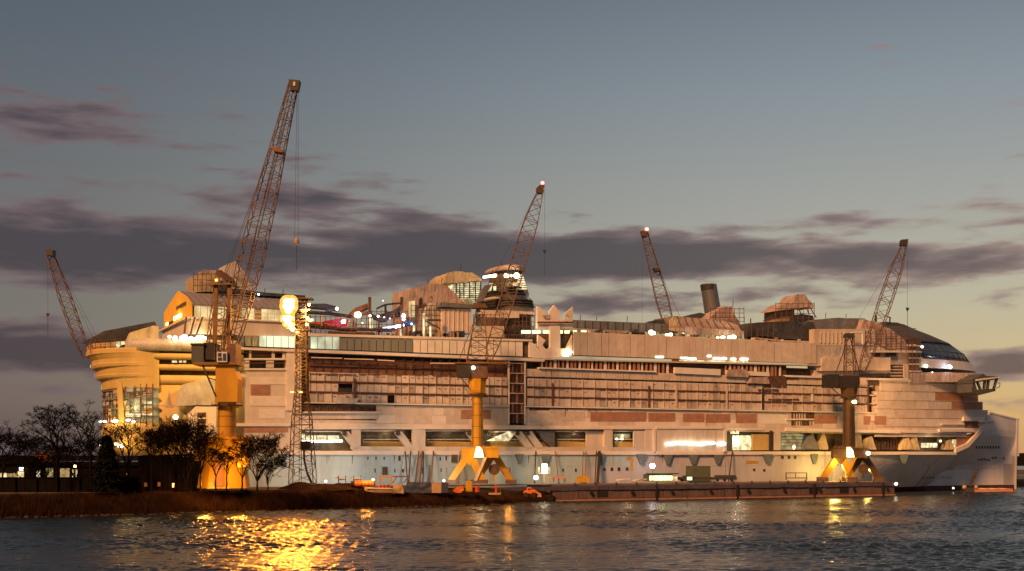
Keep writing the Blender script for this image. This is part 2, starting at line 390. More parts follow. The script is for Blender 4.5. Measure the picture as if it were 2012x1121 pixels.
# bow above the boat-deck ledge
def shell_point(px, py, o):
    off = 0
    for _ in range(12):
        s, t, y = side(px, off+o); z = zof(py, y); off = .5*off-.5*(ht(s, z)-tc(s))
    return W(s, t, z)
mb = MB(); bow_tops = [(1880, 888), (1905, 869), (1926, 846), (1946, 812), (1952, 811), (2003, 826)]; bow_columns = []
for k in range(26):
    x = 1880+k*4.9; yt = ev(bow_tops, x, 0, 0); bow_columns.append([shell_point(x, 896+(yt-896)*j/6, .1) for j in range(7)])
column_count = len(bow_columns)
for col in bow_columns: mb.v += col
for col in bow_columns: mb.v += [p+N*1.2+U*.2 for p in col]
for i in range(column_count-1):
    for j in range(6):
        mb.f.append((7*i+j, 7*i+7+j, 7*i+8+j, 7*i+1+j)); q = 7*column_count; mb.f.append((q+7*i+j, q+7*i+1+j, q+7*i+8+j, q+7*i+7+j))
    for j in (0, 6): mb.f.append((7*i+j, q+7*i+j, q+7*i+7+j, 7*i+7+j))
mb.build('bow_bulwark', 'hullbow', ship)
strip('bow_ledge', 'creamb', 1878, 1930, [(1878, 881), (1902, 870), (1930, 838)], [(1878, 890), (1904, 878), (1930, 848)], .7, 1.2, ship)
strip('bulwark_rail', 'white', 1946, 2003, [(1946, 809), (2003, 823)], [(1946, 812), (2003, 826)], .3, 1.0, ship)
for k in range(9):
    x = 1917+k*5.4
    MB().poly([shell_point(*q, .22) for q in ((x, 881), (x+2.4, 881), (x+4.2, 876), (x+1.8, 876))], N*.2).build('mooring_port', 'steel', ship)
for x0, w, yy in ((1922, 3, 903), (1927, 4, 903), (1933, 3, 902), (1938, 3, 903), (1943, 2, 904), (1949, 4, 900), (1955, 3, 899), (1971, 3, 900), (1977, 3, 899)):
    MB().poly([shell_point(*q, .2) for q in rect(x0, yy-2, x0+w, yy+1.4)], N*.15).build('hull_mark', 'funnel', ship)
for k in range(13):
    x = 1812+k*4.6; MB().poly([shell_point(*q, .16) for q in rect(x, 937, x+1.8, 939.5)], N*.12).build('draught_mark', 'funnel', ship)
# stem edge
mb = MB(); mb.bar(W(385.6, 24, -1), W(386.4, 24, 30), .5, .45, 6); mb.build('stem_bar', 'hull', ship)
# fenders brackets, shell doors, portholes
for x, w, h in ((552, 9, 24), (1022, 16, 20), (1072, 18, 24), (1182, 14, 22), (1261, 20, 20), (1313, 18, 20), (1363, 20, 20), (1411, 18, 19), (1509, 20, 18), (1601, 14, 20), (1777, 18, 18)):
    pr('fender_bracket', 'fender', [(x-w/2, 892), (x+w/2, 892), (x+w*.16, 892+h), (x-w*.08, 892+h)], side(x, .9)[1]+0, .85, ship)
for x0, y0, x1, y1 in ((751, 917, 762, 933), (887, 893, 900, 908)):
    d = pr('shell_door', 'recess', rect(x0, y0, x1, y1), -.35, .5, ship)
    pr('door_frame', 'hullblue', rect(x0-1.2, y0-1.4, x1+1.2, y0), -.5, .5, d); pr('door_frame', 'hullblue', rect(x0-1.2, y0, x0, y1), -.5, .5, d); pr('door_frame', 'hullblue', rect(x1, y0, x1+1.2, y1), -.5, .5, d)
for x0, y0, w, h in ((783, 895, 4, 10), (829, 918, 4, 12), (736, 920, 2, 8), (864, 897, 2, 8), (866, 920, 2, 7), (722, 897, 2, 6), (738, 897, 2, 6), (754, 897, 2, 6), (790, 921, 3, 7), (775, 921, 2, 7), (876, 896, 2, 8), (1200, 918, 5, 7), (1214, 918, 5, 7), (1186, 919, 4, 6), (1230, 918, 5, 6), (1105, 920, 3, 6), (1130, 920, 3, 6), (1480, 920, 4, 5), (1500, 921, 4, 5), (1535, 895, 5, 6), (1548, 895, 5, 6), (1560, 895, 5, 6), (1740, 905, 3, 4), (1752, 905, 3, 4)):
    pr('side_port', 'steel', rect(x0, y0, x0+w, y0+h), ht(side(x0)[0], 10)-.2, .4, ship)
for x0, y0, x1, y1 in ((1231, 897, 1243, 904), (1238, 904, 1244, 924), (1466, 905, 1490, 910)):
    pr('primer_patch', 'yellow', rect(x0, y0, x1, y1), -.16, .2, ship)
# ------------------------------------------------------------------ superstructure: dark interior, decks and walls on its side
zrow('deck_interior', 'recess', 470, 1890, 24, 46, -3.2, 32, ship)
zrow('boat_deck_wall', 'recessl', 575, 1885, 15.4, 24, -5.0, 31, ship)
zrow('boat_deck_ledge', 'creamb', 545, 1880, 14.8, 16.0, .55, 6, ship)
zrow('boat_deck_coaming', 'cream', 693, 1282, 16.0, 17.4, .35, .5, ship)
zrow('deck_slab', 'creamb', 585, 1500, 23.6, 24.5, .3, 6, ship)
zrow('deck_slab', 'creamb', 1545, 1880, 23.3, 24.2, .45, 6, ship)
# left quarter wall (between the big yellow crane and the floodlight mast)
strip('side_wall', 'cream', 470, 585, 726, 838, 0, 3.2, ship)
strip('side_wall', 'cream', 376, 590, 838, 893, .15, 6, ship)
strip('deck_slab', 'creamb', 465, 580, 831, 837, .6, 2, ship)
strip('rubbing_strip', 'patch', 470, 566, 840, 849, .25, .3, ship)
strip('brown_patch', 'patch', 493, 531, 756, 776, .12, .2, ship)
strip('white_panel', 'creamb', 491, 563, 740, 755, .14, .2, ship)
strip('white_panel', 'creamb', 492, 563, 778, 797, .14, .2, ship)
strip('white_panel', 'creamb', 510, 560, 803, 822, .1, .2, ship)
strip('side_pillar', 'creamb', 563, 592, 685, 806, .5, 3, ship)
strip('side_pillar', 'cream', 574, 592, 806, 893, .4, 3, ship)
strip('deck_slab', 'creamb', 465, 563, 703, 706.5, .4, 3, ship)
strip('deck_slab', 'creamb', 465, 563, 723, 726.5, .4, 3, ship)
for x0, x1, y0, y1 in ((467, 490, 707, 722), (523, 538, 707, 722), (490, 494, 686, 703), (534, 540, 686, 703), (555, 561, 686, 703)):
    strip('white_panel', 'cream', x0, x1, y0, y1, .2, .4, ship)
for x0, x1, y in ((470, 562, 692), (470, 562, 712), (495, 534, 697)):
    strip('guard_rail', 'rail', x0, x1, y, y+1.4, .3, .1, ship)
# stair window tower
strip('stair_tower', 'creamb', 372, 425, [(372, 812), (385, 797), (425, 797)], 893, .6, 2, ship)
tw = strip('stair_window', 'primerd', 388, 405, 810, 880, .75, .2, ship)
for y in (820, 832, 846, 858): strip('window_bar', 'creamb', 387, 406, y, y+2.4, .95, .2, tw)
# ---- cabin rows
cw, chh = 2.30, 2.62
pm = {}
for key, mname in (('a', 'panelA'), ('b', 'panelB'), ('c', 'panelC'), ('d', 'panelD')):
    me = MB().box((cw/2, .12, chh/2), cw-.18, .24, chh).mesh('balcony_panel'); me.materials.append(MT[mname]); pm[key] = me
fin = MB().box((0, -.12, 1.35), .09, .42, 2.7).mesh('cabin_divider'); fin.materials.append(MT['panelB'])
gm = MB().box((0, 0, 0), .85, .08, .22).mesh('vent_grille'); gm.materials.append(MT['rail'])
s0, s1 = side(608)[0], side(1716)[0]; sh0, sh1 = side(1000)[0]-.3, side(1033)[0]+.3
nc = 0
for r, z in enumerate((30.95, 34.15, 37.35)):
    s = s0
    while s < s1-cw:
        if sh0-cw < s < sh1: s = sh1+.2
        if not (r == 1 and side(664)[0] < s < side(690)[0]) and not (rnd.random() < .007):
            t = tc(s); o = bpy.data.objects.new('balcony_panel', pm[rnd.choice('aaabbccd')])
            dy = tc(s+cw)-t
            o.location = W(s, t+rnd.uniform(-.12, .14), z+.1); o.rotation_euler = (0, 0, ANG+math.atan2(dy, cw)); link(o, ship); nc += 1
            if rnd.random() < .42 and nc < 290:
                v = bpy.data.objects.new('vent_grille', gm); v.parent = o; v.location = (cw/2+rnd.uniform(-.3, .3), -.03, chh*.62); C.objects.link(v)
        if nc % 2 == 0 and sh0+cw > -1e9 and not (sh0-.5 < s < sh1+.5):
            dv = bpy.data.objects.new('cabin_divider', fin); dv.location = W(s, tc(s), z+.06); dv.rotation_euler = (0, 0, ANG); link(dv, ship)
        s += cw
for z, m, h, out in ((34.0, 'rail', .16, .25), (37.2, 'rail', .16, .25), (33.62, 'primer', .10, .12), (36.82, 'primer', .10, .12)):
    for xa, xb in ((600, 1000), (1032, 1722)): zrow('deck_edge_rail', m, xa, xb, z-h, z+h, out, .3, ship)
for xa, xb in ((700, 1000), (1032, 1722)): zrow('deck_slab', 'white', xa, xb, 30.5, 30.95, .75, 4, ship)
zrow('deck_slab', 'cream', 600, 700, 30.5, 30.95, .5, 4, ship)
for x, z0, z1, m in ((696, 31, 38.5, 'rail'), (1085, 31, 38.6, 'rail'), (1274, 31, 38.6, 'rail'), (1498, 31, 39, 'steel'), (1705, 31, 41, 'rail'), (1328, 31, 40, 'panelB'), (1427, 31, 40, 'panelB')):
    zrow('rail_post', m, x, x+3, z0, z1, .42, .25, ship)
zrow('cabin_opening', 'steel', 664, 698, 33.9, 35.4, .05, .3, ship)
wrapm('loose_sheet', 'wrap', [(660, 792), (700, 792), (706, 782), (662, 780)], -.8, .5, ship, .25, 1.5, 3)
# row above the cabins
zrow('upper_wall', 'panelB', 1034, 1716, 40.5, 43.2, -.25, 3, ship)
sq_ = side(1036)[0]
while sq_ < side(1712)[0]:
    wd = rnd.choice((2.3, 2.3, 2.3, 4.6)); tq = tc(sq_)
    if rnd.random() < .9: MB().poly([W(sq_+.1, tq-.02, 40.7), W(sq_+wd-.1, tc(sq_+wd)-.02, 40.7), W(sq_+wd-.1, tc(sq_+wd)-.02, 43.0), W(sq_+.1, tq-.02, 43.0)], N*.25).build('wall_plate', rnd.choice(('panelA', 'panelB', 'cream', 'panelC')), ship)
    sq_ += wd
for zq, xa, xb in ((24.6, 740, 1000), (24.6, 1036, 1716), (27.4, 760, 1000), (27.6, 1036, 1716)):
    sq_ = side(xa)[0]
    while sq_ < side(xb)[0]-3:
        wd = rnd.choice((3.4, 4.8, 6.2)); hq = 2.6 if zq < 26 else 2.5; tq = tc(sq_); oq = .07+rnd.uniform(0, .06)
        MB().poly([W(sq_+.05, tq-oq, zq), W(sq_+wd-.05, tc(sq_+wd)-oq, zq), W(sq_+wd-.05, tc(sq_+wd)-oq, zq+hq), W(sq_+.05, tq-oq, zq+hq)], N*.1).build('wall_plate', rnd.choice(('panelA', 'cream', 'creamb', 'cream')), ship); sq_ += wd
zrow('deck_slab', 'white', 1060, 1290, 43.3, 43.8, .7, 3.5, ship); zrow('deck_slab', 'white', 1545, 1790, 43.2, 43.9, .7, 3.5, ship)
for x0, x1, y0, y1 in ((1326, 1416, 721, 733), (1428, 1512, 727, 735)): strip('white_panel', 'white', x0, x1, (y0, y0+4), (y1, y1+4), .7, 1, ship)
zrow('deck_edge_rail', 'rail', 700, 1002, 43.5, 43.75, .4, .3, ship)
for a, b, y in ((612, 672, 701), (677, 735, 703.5), (742, 775, 706), (846, 1003, 712)):
    strip('pipe_rail', 'creamb', a, b, (y, y+1.5), (y+1.8, y+3.3), .5, .3, ship)
strip('primer_wall', 'primer', 607, 1002, (699, 718), (738, 749), -1.2, .5, ship)
strip('primer_beam', 'primerd', 607, 1002, (715, 727), (718, 730), -.7, .3, ship)
for k in range(22): strip('primer_stiffener', 'primerd', 615+k*17.8, 618+k*17.8, (702, 704), (736, 738), -1.0, .3, ship)
for a, b, y0 in ((608, 700, 733), (705, 840, 734), (850, 920, 737)): strip('scaffold_rail', 'rail', a, b, (y0, y0+2), (y0+1.6, y0+3.6), .2, .15, ship)
strip('primer_wall', 'primerd', 1060, 1545, (704, 718), (726, 741), -1.2, .5, ship)
for k in range(58):
    x = 1064+k*8.2
    if 1318 < x < 1420: continue
    strip('wall_stud', 'patch' if k % 3 else 'creamb', x, x+2.6+(k % 4)*.8, 706+(x-1060)*.028, 726+(x-1060)*.031, -.5+.1*(k % 3), .3, ship)
# open shaft with rusty liner plates
for k in range(6):
    z = 25.2+k*3.3
    zrow('shaft_plate', 'primer' if k != 0 else 'primerd', 1003, 1031, z, z+3.1, -.7-.1*(k % 2), .5, ship)
    for q in range(3): zrow('shaft_pipe', 'patch' if (k+q) % 2 else 'primerd', 1006+q*9, 1009+q*9, z, z+3, -.2, .3, ship)
    zrow('deck_edge_rail', 'creamb', 1001, 1033, z+3.05, z+3.3, .2, .4, ship)
for xa in (999, 1031): zrow('shaft_frame', 'creamb', xa, xa+2.5, 25, 45.5, .3, .6, ship)
# wall between boat deck and cabins, with unpainted patches
strip('side_wall', 'cream', 592, 790, (824, 826), (837, 838), .05, 2.5, ship); strip('side_wall', 'cream', 740, 1001, (796, 799), 838, .05, 2.5, ship)
strip('side_wall', 'cream', 592, 745, 809, 823, .1, 2.5, ship)
strip('side_wall', 'cream', 1033, 1722, (802, 810), (838, 853), .05, 2.5, ship)
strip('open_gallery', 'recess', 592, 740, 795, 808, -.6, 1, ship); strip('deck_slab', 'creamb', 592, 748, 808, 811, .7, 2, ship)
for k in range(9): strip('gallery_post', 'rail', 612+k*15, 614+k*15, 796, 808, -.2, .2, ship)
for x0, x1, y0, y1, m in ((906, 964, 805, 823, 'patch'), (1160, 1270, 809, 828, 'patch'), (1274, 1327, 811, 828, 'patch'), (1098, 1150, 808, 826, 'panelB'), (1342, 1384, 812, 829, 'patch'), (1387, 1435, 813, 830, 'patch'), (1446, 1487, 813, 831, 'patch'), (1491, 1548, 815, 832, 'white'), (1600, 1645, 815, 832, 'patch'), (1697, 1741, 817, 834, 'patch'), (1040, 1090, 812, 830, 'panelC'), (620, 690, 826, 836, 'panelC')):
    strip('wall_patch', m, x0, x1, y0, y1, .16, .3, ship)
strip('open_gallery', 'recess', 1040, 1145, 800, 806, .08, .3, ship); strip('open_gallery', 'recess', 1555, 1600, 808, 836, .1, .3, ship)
for k in range(8): strip('gallery_post', 'rail', 1557+k*5.3, 1558.5+k*5.3, 809, 835, .25, .2, ship)
strip('deck_slab', 'white', 1545, 1600, 822, 825, .5, 1, ship)
strip('deck_slab', 'white', 1545, 1770, (840, 846), (846, 851), .9, 1.5, ship)
# ---- boat deck bays
def bay_pillar(x0, x1, y0, y1, m='cream', o=.3): return strip('bay_pillar', m, x0, x1, y0, y1, o, 1.2, ship)
for x0, x1 in ((691, 709), (811, 836), (1188, 1204), (1268, 1284), (575, 582)): bay_pillar(x0, x1, 836, 882)
strip('bay_panel', 'cream', 1245, 1270, 846, 878, .1, .5, ship); strip('bay_panel', 'cream', 1152, 1190, 847, 878, -.8, .5, ship)
strip('bay_header', 'creamb', 585, 1284, 836, 843, .5, 2, ship)
for x0, x1, y0, y1 in ((600, 690, 846, 852), (708, 795, 845, 850), (836, 930, 845, 850), (960, 1090, 846, 850), (1090, 1185, 846, 851), (1206, 1268, 846, 851)):
    strip('deckhead_pipe', 'creamb', x0, x1, y0, y0+2.2, -2.0, .5, ship); strip('deckhead_beam', 'recess', x0, x1, y0+2.4, y1+3, -3, .5, ship)
for x0, x1 in ((712, 808), (838, 925), (965, 1085), (1094, 1150), (1208, 1245)):
    strip('boat_deck_bulwark', 'creamlit', x0, x1, (866, 868), 881, -2.2, .4, ship)
    strip('hand_rail', 'creamb', x0, x1, 862, 863.6, -2.0, .15, ship)
    for k in range(int((x1-x0)/12)): strip('rail_post', 'rail', x0+6+k*12, x0+7.3+k*12, 858, 867, -2.1, .15, ship)
for x, d in ((785, 1), (925, 1), (1020, 1), (1040, 1), (680, 1)):   # davit arms
    mb = MB(); mb.poly([T(a, b, -.6) for a, b in ((x-8, 849), (x+5, 847), (x+28*d, 878), (x+14*d, 880))], N*1.4); da = mb.build('davit_arm', 'cream', ship)
    MB().bar(T(x-3, 851, -.9), T(x-3, 851, 0), .75, .75, 10).build('davit_pivot', 'steel', da)
    pr('davit_head', 'steel', rect(x-4, 846, x+14, 852), -.1, .8, da)
pr('cable_drum_cover', 'tarp', [(1058, 848), (1090, 847), (1090, 880), (1080, 876), (1066, 862)], .4, 1.5, ship)
pr('lit_canvas', 'roomw', [(956, 866), (1000, 847), (1012, 852), (1000, 866)], 1.2, .4, ship)
pr('lit_canvas', 'roomw', [(588, 864), (588, 852), (664, 851), (668, 864)], 3.5, .4, ship)
for x0, x1 in ((600, 606), (622, 628), (642, 648)): pr('store_frame', 'rail', rect(x0, 850, x0+1.5, 866), 3.2, .2, ship)
pr('dark_locker', 'steel', rect(603, 872, 630, 881), 1, 2, ship)
for x0, x1, y in ((580, 612, 867), (612, 642, 866.4), (642, 656, 867), (658, 673, 866)): pr('fluorescent_tube', 'tube', rect(x0, y-2, x1, y+2), -.2, .3, ship)
pr('lit_store', 'roomg', rect(1207, 852, 1238, 864), 2.5, .4, ship)
for x in (1212, 1222): MB().ball(T(x, 862, 1.5), .5).build('deck_lamp', 'lampw', ship)
# white framed panel with its row of tubes
fr = pr('shuttered_bay', 'cream', [(1291, 893), (1421, 893), (1428, 888), (1428, 843), (1421, 837), (1291, 837), (1284, 843), (1284, 888)], -.6, .5, ship)
pr('bay_frame', 'creamb', rect(1290, 837, 1422, 842), -.95, .5, fr); pr('bay_frame', 'creamb', rect(1290, 886, 1422, 893), -.95, .5, fr)
pr('bay_frame', 'creamb', rect(1284, 843, 1289, 887), -.95, .5, fr); pr('bay_frame', 'creamb', rect(1423, 843, 1428, 887), -.95, .5, fr)
for k in range(7): pr('shutter_rib', 'panelB', rect(1294+k*18.5, 843, 1295+k*18.5, 886), -.72, .2, fr)
for k, (x0, x1) in enumerate(((1309, 1324), (1324, 1339), (1339, 1354), (1354, 1369), (1369, 1384), (1384, 1405), (1411, 1426))):
    y = 871+(.9, -.4, -.9, .2, 1.1, -.6, .8)[k]; pr('fluorescent_tube', 'tube', [(x0, y+2.4), (x1, y+2.4-(k % 2)), (x1, y-2.4), (x0, y-2.0)], -1.5, .3, ship)
# lit bay right of it
pr('lit_store', 'roomw', rect(1440, 855, 1476, 884), .5, .4, ship); pr('lit_store', 'roomw', rect(1436, 846, 1452, 852), .5, .4, ship)
MB().ball(T(1446, 869, -1), 1.1, 8, (.9, .6, 1.5)).build('work_floodlight', 'lampw', ship)
strip('bay_wall', 'creamlit', 1478, 1512, 853, 884, -.3, .4, ship); bay_pillar(1512, 1518, 846, 884, 'steel', .1); bay_pillar(1522, 1534, 846, 884, 'cream', .2)
strip('lit_store', 'roomg', 1536, 1580, 848, 883, -3, .4, ship)
for k in range(5): strip('scaffold_rail', 'rail', 1536, 1580, 851+k*6, 852.2+k*6, -2.5, .15, ship)
MB().ball(T(1560, 878, -1), .8, 8, (.7, .7, 1.5)).build('deck_lamp', 'lampw', ship)
for x, w, h, m in ((1595, 30, 30, 'tarp'), (1619, 18, 34, 'wrapy'), (1684, 24, 32, 'wrapy'), (1711, 22, 26, 'wrapy'), (1690, 12, 34, 'wrapy'), (1782, 24, 24, 'wrapy'), (1797, 22, 30, 'wrapy'), (1866, 20, 20, 'wrapy')):
    t = tc(side(x)[0])+.6
    wrapm('wrapped_davit', m, [(x-w/2, 883), (x+w/2, 883), (x+w*.12, 883-h), (x-w*.25, 883-h*.9)], t, 2.5, ship, .4, 1.6, int(x), .5)
for x0, x1, y0, y1, m, o in ((1720, 1778, 852, 883, 'recess', -3), (1803, 1842, 853, 868, 'recess', -3), (1811, 1842, 870, 879, 'roomw', -2.9), (1640, 1662, 850, 883, 'recess', -3), (1842, 1856, 848, 872, 'tarpd', -.5), (1872, 1884, 863, 880, 'roomw', -2)):
    strip('bay_wall', m, x0, x1, y0, y1, o, .4, ship)
MB().ball(P(1838, 873, 1.5), .7).build('deck_lamp', 'lampw', ship)
MB().ball(P(1848, 866, .2), .6).build('deck_lamp', 'lampy', ship)
for k in range(10): strip('bay_post', 'primerd', 1723+k*5.6, 1724.4+k*5.6, 853, 883, -2.4, .2, ship)
# ---- bow superstructure rows of panels
rows = [(750, 768, 1914), (768, 786, 1922), (786, 803, 1931), (803, 821, 1941), (821, 838, 1938), (838, 850, 1926)]
for i, (ya, yb, xe) in enumerate(rows):
    x = 1722 if i else 1730; y0 = lambda q: ya+(q-1722)*(.019-.003*i); y1 = lambda q: yb+(q-1722)*(.016-.003*i)
    strip('bow_wall', 'cream', x, xe, (y0(x), y0(xe)), (y1(x)-.3, y1(xe)-.3), -.2, 3, ship)
    j = 0
    while x < xe-4:
        w = rnd.choice((36, 44, 48, 52)); xb = min(xe, x+w)
        if xe-xb < 14: xb = xe
        m = 'patch' if (i == 1 and 1815 < x < 1870) or (i == 2 and x > 1868) or (i == 1 and x > 1868) else rnd.choice(('panelA', 'panelC', 'cream', 'creamb'))
        strip('bow_panel', m, x+.4, xb-.4, (y0(x)+.9, y0(xb)+.9), (y1(x)-1.2, y1(xb)-1.2), .02+rnd.uniform(0, .08), .3, ship)
        x = xb; j += 1
    strip('weld_seam_rail', 'panelB', 1724, xe, (y1(1722)-1.1, y1(xe)-1.1), (y1(1722)-.2, y1(xe)-.2), .12, .3, ship)
strip('bow_wall', 'cream', 1720, 1900, 850, 858, -.2, 1, ship)
strip('deck_slab', 'white', 1894, 1936, 819, 826.5, 1.0, 1.5, ship); strip('deck_slab', 'white', 1926, 1954, 826.5, 829, 1.2, 1.5, ship)
strip('open_gallery', 'primer', 1896, 1922, 828, 840, .15, .2, ship)
strip('deck_slab', 'white', 1846, 1914, 843, 848, .9, 1.2, ship); strip('deck_slab', 'creamb', 1850, 1895, 832, 834.5, .5, 1, ship)
strip('bow_wall', 'cream', 1925, 1950, 815, 850, -.1, 2, ship)
strip('foredeck_wall', 'patch', 1880, 1926, (860, 846), (884, 852), -.6, .5, ship)
strip('ladder_frame', 'rail', 1705, 1708, 755, 806, .5, .2, ship)
for y in (775, 792): strip('white_panel', 'white', 1710, 1720, y, y+2, .4, .3, ship)
strip('dark_opening', 'recess', 1706, 1726, 746, 757, .25, .3, ship); strip('white_panel', 'white', 1694, 1704, 743, 755, .35, .3, ship); strip('white_panel', 'white', 1594, 1598.5, 774, 788, .6, .2, ship)
for x0, x1, y0, y1 in ((1480, 1570, 738, 745), (1500, 1545, 745, 760), (1490, 1530, 764, 768), (1510, 1570, 783, 786)): strip('dark_bar', 'primerd', x0, x1, y0, y1, .27, .15, ship)  # dark brown bars across the cabin wall
wrapm('loose_sheet', 'tarpw', [(1428, 739), (1470, 741), (1472, 733), (1462, 724), (1430, 726)], -1.0, .6, ship, .4, 1.6, 5)
wrapm('loose_sheet', 'tarpw', [(1470, 752), (1512, 754), (1508, 740), (1476, 741)], -1.0, .6, ship, .4, 1.6, 6)
# rust runs below the ledge and on the walls
for k in range(70):
    xk = rnd.uniform(560, 1750); zt = rnd.choice((14.6, 14.6, 10.6, 30.3, 24.0, 43.1)); ln = rnd.uniform(.8, 3.2); s_ = side(xk)[0]; w_ = rnd.uniform(.06, .22)
    if zt > 14.7 and xk < 745: continue
    o_ = .14 if zt < 15 else .24; tt = ht(s_, zt-ln*.5)-o_ if zt < 15 else tc(s_)-o_
    MB().poly([W(s_-w_*.3, tt, zt-ln), W(s_+w_*.3, tt, zt-ln), W(s_+w_, tt, zt), W(s_-w_, tt, zt)], N*.05).build('rust_streak', 'rust', ship)
# ------------------------------------------------------------------ stern: rounded bowl of decks, and the curved quarter next to it
def zz(y, Z=390): return zof(y, Z)
bowl = MB().loft([dring(22, a, 3, 45, zz(y), 36, 2.2) for y, a in ((693, 17.4), (695, 17.7), (702, 17.6), (704, 17.1), (712, 16.0), (719, 15.9), (721, 16.2), (726, 15.9), (728, 14.8), (740, 14.5), (742, 14.8), (746, 14.5), (749, 13.2), (768, 12.8))]).build('stern_bowl', 'creamlit', ship)
MB().loft([dring(22, 10.2, 4, 44, z, p=2.2) for z in (22, 35)]).build('stern_interior', 'roomg', ship)
for k, y in enumerate((768, 786, 804, 820)):
    MB().loft([dring(22, 12.8-.2*k, 3, 45, zz(y)+d, p=2.2) for d in (-.45, .0)]).build('deck_slab', 'recessl', ship)
MB().loft([dring(22, a, 3, 45, zz(y), p=2.2) for y, a in ((832, 12.6), (842, 13.2), (868, 12.8), (893, 11.5))]).build('stern_lower_wall', 'creamlit', ship, True)
def on_ring(th, a, z, t0=3, t1=45, p=2.2, s_mid=22):
    tm, b = (t0+t1)/2, (t1-t0)/2; c, q = math.sin(th), math.cos(th)
    return W(s_mid-a*abs(c)**(2/p), tm-b*math.copysign(abs(q)**(2/p), q), z)
def bowl_pt(px, py, a, t0=3, t1=45, p=2.2, s_mid=22):
    best = None
    for i in range(400):
        th = .02+i*.0052; q = on_ring(th, a, 0, t0, t1, p, s_mid); d = abs(CX+FP*q.x/q.y-px)
        if best is None or d < best[0]: best = (d, q)
    q = best[1]; return Vector((q.x, q.y, zof(py, q.y)))
def bowl_rect(name, m, x0, y0, x1, y1, a, th, par): return MB().poly([bowl_pt(x, y, a) for x, y in rect(x0, y0, x1, y1)], N*th+U*th*.6).build(name, m, par)
for k in range(15):                                     # sheets and posts hung round the recessed decks
    th = .12+k*.13
    MB().bar(on_ring(th, 12.4, 23), on_ring(th, 12.4, 35.5), .16).build('scaffold_post', 'rail', ship)
    for lv, (za, zb) in enumerate(((23.6, 26), (26.6, 29), (29.4, 31.8), (32.2, 34.6))):
        if rnd.random() < (.5 if k > 5 else .34):
            a, b = on_ring(th, 12.2, za), on_ring(th+.12, 12.2, za); mb = MB(); mb.loft([[a, b, b+Vector((0, 0, zb-za)), a+Vector((0, 0, zb-za))], [p+N*.3+U*.2 for p in (a, b, b+Vector((0, 0, zb-za)), a+Vector((0, 0, zb-za)))]])
            mb.build('hung_sheet', rnd.choice(('wrapy', 'wrapy', 'creamlit', 'tarpw')), ship)
MB().poly([bowl_pt(x, y, 13.3) for x, y in ((234, 838), (244, 838), (240, 752), (229, 748))], N*1.0+U*.8).build('stern_pillar', 'creamlit', ship)
for x0, y0, x1, y1 in ((262, 780, 277, 812), (246, 758, 264, 771), (266, 757, 286, 770)):
    f = bowl_rect('opening_frame', 'rail', x0, y0, x1, y1, 12.9, .3, ship); bowl_rect('lit_opening', 'roomg', x0+2, y0+2, x1-2, y1-2, 13.0, .2, f)
for x, y, r in ((191, 828, .6), (206, 828, .6), (228, 827, .9), (222, 827, .6), (252, 825, .7), (262, 828, .6), (236, 876, 1.0), (228, 872, .7), (180, 874, .6)):
    MB().ball(bowl_pt(x, y, 13.2), r, 8, (1.3, 1, .7)).build('deck_lamp', 'lampw', ship)
for x0, y0, x1, y1 in ((283, 788, 297, 793), (283, 797, 298, 801), (280, 811, 300, 816), (247, 812, 276, 818)): bowl_rect('lit_opening', 'roomw', x0, y0, x1, y1, 13.1, .3, ship)
for x0, y0, x1, y1 in ((166, 753, 170, 764), (155, 733, 161, 741), (146, 716, 152, 722)): bowl_rect('lit_opening', 'tentlit', x0, y0, x1, y1, {166: 12.9, 155: 14.9, 146: 16.2}[x0]+.15, .3, ship)
mb = MB()
for k in range(20): mb.bar(on_ring(.9+k*.08, 17.3, 46), on_ring(.9+k*.08, 17.3, 47.5), .08)
for zq in (46.8, 47.5):
    for k in range(19): mb.bar(on_ring(.9+k*.08, 17.3, zq), on_ring(.98+k*.08, 17.3, zq), .08)
mb.build('stern_railing', 'creamlit', ship)
pr('orange_crate_wall', 'orange', rect(177, 681, 204, 693), 21, 3, ship)
pr('aft_cabin', 'wrapy', [(181, 694), (256, 694), (256, 664), (183, 671)], 26, .6, ship)
pr('lit_opening', 'roomw', rect(226, 668, 247, 690), 25.6, .3, ship)
wrapm('black_netting', 'steel', [(204, 692), (250, 693), (250, 676), (240, 677), (228, 688), (216, 688), (204, 680)], 18, .6, ship, .2, 1.5, 2)
mb = MB(); mb.poly([T(x, y, 22) for x, y in ((160, 674), (178, 664), (204, 650), (304, 631), (309, 641), (290, 650), (252, 664), (252, 669), (182, 674))], N*.8); mb.build('aft_canopy', 'tarpd', ship)
wrapm('wrapped_wing', 'wrapy', [(250, 690), (252, 666), (258, 652), (300, 639), (312, 640), (312, 682)], 10, 6, ship, .4, 2)
def wing(name, m, y0, y1, pxl0, pxl1, t0=-.5, Z=378, smooth=True):
    r = []
    for y, px in ((y0, pxl0), (y1, pxl1)):
        s_e = ray_t(px, 6)[0]; r.append(dring(46, 46-s_e, t0, 15, zof(y, Z), p=2.1))
    return MB().loft(r).build(name, m, ship, smooth)
wing('quarter_interior', 'recess', 672, 893, 296, 300, 1.2)
o = wing('quarter_sheeting', 'wrap', 669, 692, 252, 250, -.8)
wing('quarter_deck', 'creamlit', 697, 708, 270, 272, -.6); wing('quarter_deck', 'creamlit', 718, 729, 280, 281, -.6)
wing('quarter_wall', 'creamlit', 739, 757, 289, 291, -.5); wing('quarter_wall', 'creamlit', 757, 893, 292, 302, -.35)
for x0, x1 in ((338, 348), (352, 358), (360, 366)): pr('lit_opening', 'roomw', rect(x0, 708, x1, 712), .8, .2, ship)
wrapm('wrapped_bulge', 'wrap', [(345, 797), (420, 795), (424, 746), (400, 744), (358, 756), (348, 775)], -1.0, .6, ship, .5, 1.3, 11)
